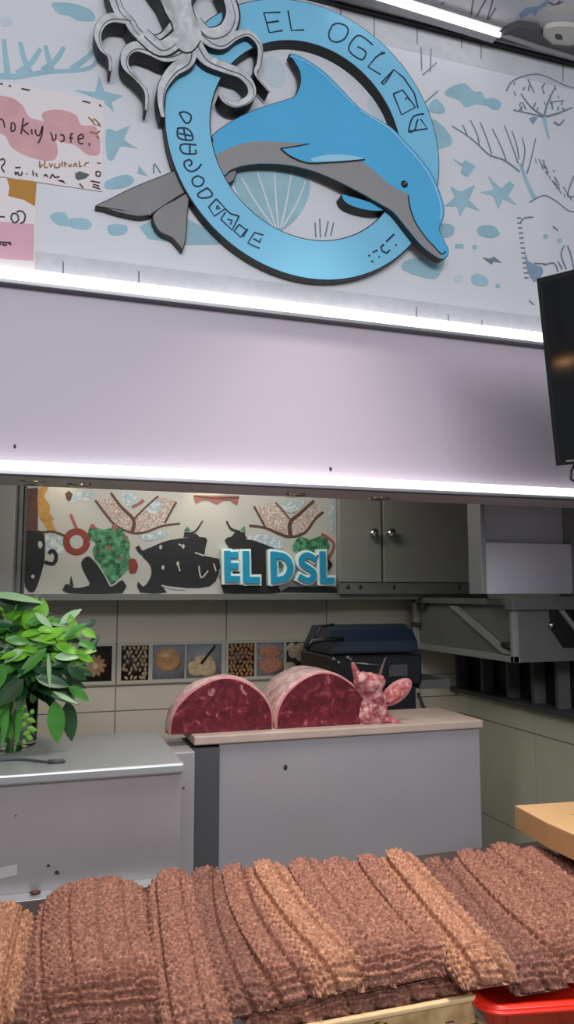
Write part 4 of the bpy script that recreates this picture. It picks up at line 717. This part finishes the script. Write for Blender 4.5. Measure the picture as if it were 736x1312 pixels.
# ================================================================ SLOPING BENCH, KNITTED CLOTHS, CRATES
Xb0, Xb1 = -.75, 2.0
b = MB(); yb, yfr, yc = 2.17, 1.60, 1.86
for xa, xb, y0 in ((Xb0, .385, yfr), (.385, 1.52, yc), (1.52, Xb1, yfr)):
    b.hexa([(xa,y0,SL(y0)-.03), (xb,y0,SL(y0)-.03), (xb,y0,SL(y0)), (xa,y0,SL(y0)), (xa,yb,SL(yb)-.03), (xb,yb,SL(yb)-.03), (xb,yb,SL(yb)), (xa,yb,SL(yb))], M['bench'])
for x in (Xb0+.05, .30, Xb1-.1):
    for y in (yfr+.05, yb-.1): b.box((x, y, 0), (x+.05, y+.05, SL(y)-.02), M['bench'])
tag(b.build('display_bench'), 'dark sloping bench under the brown knitted cloths', 'bench')
def cloth(top, bot, wt, wb, lift, h, label, mt, bow=0., pleat=1., roll=0., ph=0.):
    h *= .8; wt *= 1.22; wb *= 1.18; A = onS(*top, lift+h*.8); B = onS(*bot, lift+h*.5); 
    yl = 1.572 if B.x > .36 else 0
    if B.x > .93: yl = 1.505
    if B.y < yl: B = A+(B-A)*((A.y-yl)/(A.y-B.y))
    A = Vector((A.x, A.y, 0)); B = Vector((B.x, B.y, 0)); ax = B-A; Lg = ax.length; ax.normalize(); sx = Vector((-ax.y, ax.x, 0)); sx = sx if sx.x > 0 else -sx
    pitch = .0128; nu = int((max(wt, wb)+2*h*.5)/(pitch/7.5)); nv = int((Lg+.05)/(pitch/8))
    th = np.linspace(0, np.pi, nu)[None, :]; v = np.linspace(0, 1, nv)[:, None]
    w = (wt+(wb-wt)*v)/2; endf = np.clip(1-np.clip((v-.86)/.14, 0, 1)**2.4, 0, 1)**.5; endb = np.clip(1-np.clip((.07-v)/.07, 0, 1)**2, 0, 1)**.5; en = endf*endb
    ct, stn = np.cos(th), np.sin(th)
    u = -w*np.sign(ct)*np.abs(ct)**.75*(1-.10*np.clip((v-.9)/.1, 0, 1)**2-.62*np.clip((.16-v)/.16, 0, 1)**2); prof = np.clip(stn, 0, 1)**.62
    zz = h*prof*(.12+.88*en); bo = bow*np.sin(np.pi*v)
    X = A.x+ax.x*Lg*v+sx.x*(u+bo); Yy = A.y+ax.y*Lg*v+sx.y*(u+bo); Z = SL(0)+.16*Yy+lift+.002+zz+roll*u*np.clip(prof, 0, 1)
    Pp = np.stack([X, Yy, Z], -1); du = np.gradient(Pp, axis=1); dv_ = np.gradient(Pp, axis=0); nn = np.cross(dv_, du); nn /= (np.linalg.norm(nn, axis=-1, keepdims=True)+1e-9)
    nn = np.where((nn[..., 2:3] < -.2), -nn, nn)
    if nn[nv//2, nu//2, 2] < 0: nn = -nn
    su = np.cumsum(np.linalg.norm(np.diff(Pp, axis=1, prepend=Pp[:, :1]), axis=-1), axis=1); sv = np.cumsum(np.linalg.norm(np.diff(Pp, axis=0, prepend=Pp[:1]), axis=-1), axis=0)
    rg = np.random.default_rng(int(abs(top[0]*7+bot[1]))+int(lift*1000)); warp = .003*np.sin(sv*38+ph)+.002*np.sin(su*70+ph*2)
    a = 2*np.pi*(su+warp)/pitch; c_ = np.pi*(sv+.6*warp)/(pitch*.85)
    nub = (np.abs(np.cos(a/2+ (np.floor(c_/np.pi) % 2)*np.pi/2))**.8*np.abs(np.sin(c_))**.7)**1.5
    amp = .0074*(.75+.5*rg.random((nv, nu)).cumsum(0).cumsum(1)*0+.25*np.sin(su*210+sv*90)*np.sin(sv*160))
    pl_ = pleat*np.clip((v-.72)/.2, 0, 1)*.0045*np.sin(2*np.pi*sv/.017+1.5*np.sin(u*26+ph))
    fade = np.clip(prof*3, 0, 1)
    rib = -(.0120+.004*math.sin(ph*3))*(np.clip(np.cos(2*np.pi*(su-su[:, nu//2:nu//2+1]*(.5+.15*np.sin(ph)))/.062+.7*np.sin(sv*5+ph)), .72, 1)-.72)/.28
    Pp = Pp+nn*((nub*amp+pl_+rib)*fade)[..., None]
    vs = Pp.reshape(-1, 3); me = bpy.data.meshes.new('knitted_cloth'); idx = np.arange(nv*nu).reshape(nv, nu)
    q = np.stack([idx[:-1, :-1], idx[1:, :-1], idx[1:, 1:], idx[:-1, 1:]], -1).reshape(-1, 4)
    bt = np.stack([idx[:-1, 0], idx[:-1, -1], idx[1:, -1], idx[1:, 0]], -1); q = np.concatenate([q, bt])
    org = np.array([(A.x+B.x)/2, (A.y+B.y)/2, SL((A.y+B.y)/2)+lift])
    me.vertices.add(len(vs)); me.vertices.foreach_set('co', (vs-org).astype(np.float32).ravel()); me.loops.add(q.size); me.loops.foreach_set('vertex_index', q.ravel().astype(np.int32))
    me.polygons.add(len(q)); me.polygons.foreach_set('loop_start', np.arange(0, q.size, 4, dtype=np.int32)); me.polygons.foreach_set('use_smooth', np.ones(len(q), bool)); me.update(calc_edges=True); me.validate()
    me.materials.append(mt); o = bpy.data.objects.new('knitted_cloth', me); C.objects.link(o); o.location = org; tag(o, label, 'cloth', 'brown knitted cloths on the bench')
TOP = [  # top px, bottom px, width top, width bottom (m), lift, height, label
 ((-6,1156), (-44,1305), .15, .15, .045, .055, 'light brown knitted cloth cut by the left edge of the photo', Y2, .0, .3, 0),
 ((124,1126), (134,1292), .215, .235, .03, .075, 'broad rounded brown knitted cloth, second from the left', Y1, -.012, 1.6, 0),
 ((218,1112), (258,1330), .098, .115, .04, .065, 'narrow upright knitted cloth right of the broad rounded one', Y1, -.01, .5, .05),
 ((262,1110), (328,1330), .09, .11, .04, .058, 'narrow dark knitted cloth, second to the right of the broad one', Y3, -.02, .6, .08),
 ((298,1107), (402,1322), .09, .13, .045, .06, 'brown knitted cloth under the left edge of the long tan-topped fold', Y1, -.022, 1.2, .05),
 ((334,1102), (448,1262), .10, .12, .055, .06, 'tan lit knitted cloth in the middle, left of the pile centre', Y2, -.018, .8, 0),  # its lit sides are put into the tan yarn colour
 ((382,1100), (500,1258), .105, .12, .05, .062, 'brown knitted cloth in the pile centre, ending above the wooden crate', Y1, -.015, 1.3, .05),
 ((424,1099), (548,1262), .10, .12, .047, .06, 'brown knitted cloth right of the pile centre with pleated lower end', Y1, -.01, 1.6, .05),
 ((466,1095), (596,1266), .095, .11, .052, .06, 'brown knitted cloth tucked left of the pale diagonal one', Y1, -.008, .8, 0),
 ((502,1088), (640,1262), .095, .12, .06, .066, 'pale tan diagonal knitted cloth running down to the red tray corner', Y2, -.006, .5, 0),  # light falling on this cloth is put into its tan yarn colour
 ((552,1098), (722,1290), .10, .12, .03, .055, 'dark knitted cloth lying low right of the pale diagonal one', Y3, -.005, .8, 0),
 ((594,1088), (780,1262), .105, .14, .04, .06, 'brown knitted cloth on the right heap, second from the pale diagonal one', Y1, -.01, 1.3, .04),
 ((634,1080), (830,1240), .11, .14, .05, .06, 'brown knitted cloth on the right heap starting at the cardboard box corner', Y1, -.012, 1., .04),
 ((672,1086), (880,1240), .11, .14, .052, .06, 'brown knitted cloth running out under the cardboard box front', Y1, -.01, .8, .04),
 ((714,1096), (950,1240), .12, .15, .05, .06, 'brown knitted cloth at the right edge below the cardboard box', Y3, -.01, .8, .04)]
LOW = [ ((64,1180), (26,1322), .10, .12, .012, .06, 'darker knitted cloth in the gap between the left edge cloth and the broad one', Y3, .0, 1.2, 0),
 ((110,1200), (92,1325), .15, .19, .004, .055, 'pleated knitted cloth end below the broad rounded one, on its left', Y1, .0, 1.8, 0),
 ((170,1200), (188,1332), .15, .18, .002, .05, 'pleated knitted cloth end below the broad rounded one, on its right', Y1, .0, 1.8, 0),
 ((340,1180), (400,1340), .16, .19, .006, .05, 'pleated lower knitted cloth at bottom middle left of the crate', Y1, .0, 1.8, 0),
 ((420,1180), (476,1300), .14, .16, .006, .052, 'pleated lower knitted cloth just behind the crate rim left end', Y3, .0, 1.8, 0),
 ((490,1180), (560,1292), .14, .16, .005, .052, 'pleated lower knitted cloth just behind the crate rim right end', Y1, .0, 1.8, 0)]
for i, (t_, b_, wt, wb, lf, h, l, mt, bw, plt, rl) in enumerate(TOP+LOW): cloth(t_, b_, wt, wb, lf, h, l, mt, bw, plt, rl, i*1.7)
# wooden crates in front
zc = .735; c1 = onZ(613, 1275, zc); YK = 1.552; xk0, xk1 = .40, c1.x
def crate(x0, x1, y0, y1, z0, z1, n, label):
    K = empty('wooden_crate', ((x0+x1)/2, (y0+y1)/2, z0), label, 'crate')
    m = MB(); m.box((x0, y0-.004, z1-.011), (x1, y0+.011, z1), M['woodrim']); m.box((x0, y0+.011, z1-.011), (x0+.012, y1, z1), M['woodrim']); m.box((x1-.012, y0+.011, z1-.011), (x1, y1, z1), M['woodrim']); m.build('rim', K, bevel=.003)
    hs = (z1-.013-z0-.02)/n; rr = random.Random(5)
    for i in range(n):
        m = MB(); za = z1-.013-i*hs; m.box((x0+.004, y0, za-hs+.004), (x1-.004, y0+.008, za), M['wood']); m.box((x0+.002, y0+.01, za-hs+.004), (x0+.01, y1, za), M['wood']); m.box((x1-.01, y0+.01, za-hs+.004), (x1-.002, y1, za), M['wood'])
        for j in range(9): x = rr.uniform(x0+.04, x1-.05); z = za-rr.uniform(.004, hs-.008); m.box((x, y0-.0006, z-.003), (x+rr.uniform(.008,.022), y0, z), M['stain'])
        m.build('slat', K)
    m = MB(); m.box((x0, y0, z0), (x1, y1, z0+.015), M['wood']); m.build('bottom', K)
crate(xk0, xk1-.004, YK, 1.85, .42, zc, 6, 'pale wooden slatted crate with bright rim below the knitted cloths')
crate(xk1+.006, 1.50, 1.52, 1.85, .42, .675, 5, 'wooden crate under the red tray at bottom right corner')
b = MB(); b.box((.36, 1.47, .39), (1.56, 1.855, .42), M['bench'])
for x in (.40, 1.46):
    for y in (1.49, 1.80): b.box((x, y, 0), (x+.05, y+.05, .39), M['bench'])
tag(b.build('low_shelf'), 'dark low shelf carrying the wooden crates', 'shelf')
# red tray
zt_ = .735; o0 = onZ(617, 1278, zt_); o1 = onZ(634, 1290, zt_); o2 = onZ(736, 1283, zt_)
dx = (o2-o1); dx.z = 0; dx.normalize(); dy = Vector((-dx.y, dx.x, 0)); cor = Vector((o1.x, o1.y, 0))-dx*.02
K = empty('red_tray', (cor.x+.2, cor.y+.15, .675), 'bright red plastic tray with rounded rim at bottom right corner', 'tray')
def rr_(x0, x1, y0, y1, r, z):
    return [cor+dx*(cx+r*math.cos(a))+dy*(cy+r*math.sin(a))+Vector((0,0,z)) for cx, cy, a0 in ((x1-r,y1-r,0), (x0+r,y1-r,90), (x0+r,y0+r,180), (x1-r,y0+r,270)) for a in [R(a0+k*15) for k in range(7)]]
m = MB(); rings = [rr_(.02,.46,.02,.30,.03,.678), rr_(.008,.472,.008,.312,.04,.712), rr_(-.004,.484,-.004,.324,.05,.716), rr_(-.006,.486,-.006,.326,.05,.731), rr_(.0,.48,0,.32,.05,.736), rr_(.012,.468,.012,.308,.04,.734), rr_(.018,.462,.018,.302,.04,.715), rr_(.026,.454,.026,.294,.03,.684)]; n = 28
m.add([p for r in rings for p in r], [(i*n+j, i*n+(j+1) % n, (i+1)*n+(j+1) % n, (i+1)*n+j) for i in range(7) for j in range(n)]+[tuple(range(n))[::-1], tuple(range(7*n, 8*n))], M['red']); m.build('tray_shell', K, True)
m = MB(); q = rr_(-.007,.487,-.007,.327,.05,.7235); m.tube(q+[q[0]], .005, M['red'], 8, cap=False); m.build('rim', K, True)
# cardboard box lid on the right heap
zt_ = .966; hb = .066; a, c, d_ = onZ(660, 1032, zt_), onZ(736, 1068, zt_), onZ(736, 1027, zt_)
lx = Vector((c.x-a.x, c.y-a.y, 0)); far = Vector((d_.x-a.x, d_.y-a.y, 0)).normalized(); A0 = Vector((a.x, a.y, 0)); ln_ = lx.normalized()
P4 = [A0, A0+ln_*.18+Vector((-.012,0,0)), A0+ln_*.40, A0+ln_*.40+far*.30, A0+far*.30]
K = empty('cardboard_box', (A0+ln_*.25+far*.2)+Vector((0,0,zt_-hb)), 'flat tan cardboard box lying on the knitted cloths at right', 'box')
m = MB(); m.prism([p+Vector((0,0,zt_-.004)) for p in P4], (0, 0, -hb+.004), M['kraft2']); m.build('sides', K)
m = MB(); m.prism([p+Vector((0,0,zt_)) for p in inset([Vector((p.x,0,p.y)) for p in P4], -.002) for p in [Vector((p.x,p.z,0))]] if False else [p+Vector((0,0,zt_)) for p in P4], (0, 0, -.004), M['kraft']); p = A0+ln_*.12+far*.1+Vector((0,0,zt_+.0004)); m.ribbon([p, p+far*.03+ln_*.01, p+far*.05-ln_*.005], .002, .002, (0,0,-.0004), M['stain']); m.build('lid', K, bevel=.0015)
# scrap on the ledge
p = onZ(45, 1137, zb1+.004); m = MB(); m.ell((p.x, min(p.y, Y1c-.015), zb1+.005), (.014, .009, .005), mat('scrap', (96,44,36), .6), 12, 6, None, .25); tag(m.build('food_scrap', smooth=True), 'small reddish food scrap on the ledge of the left counter', 'scrap')
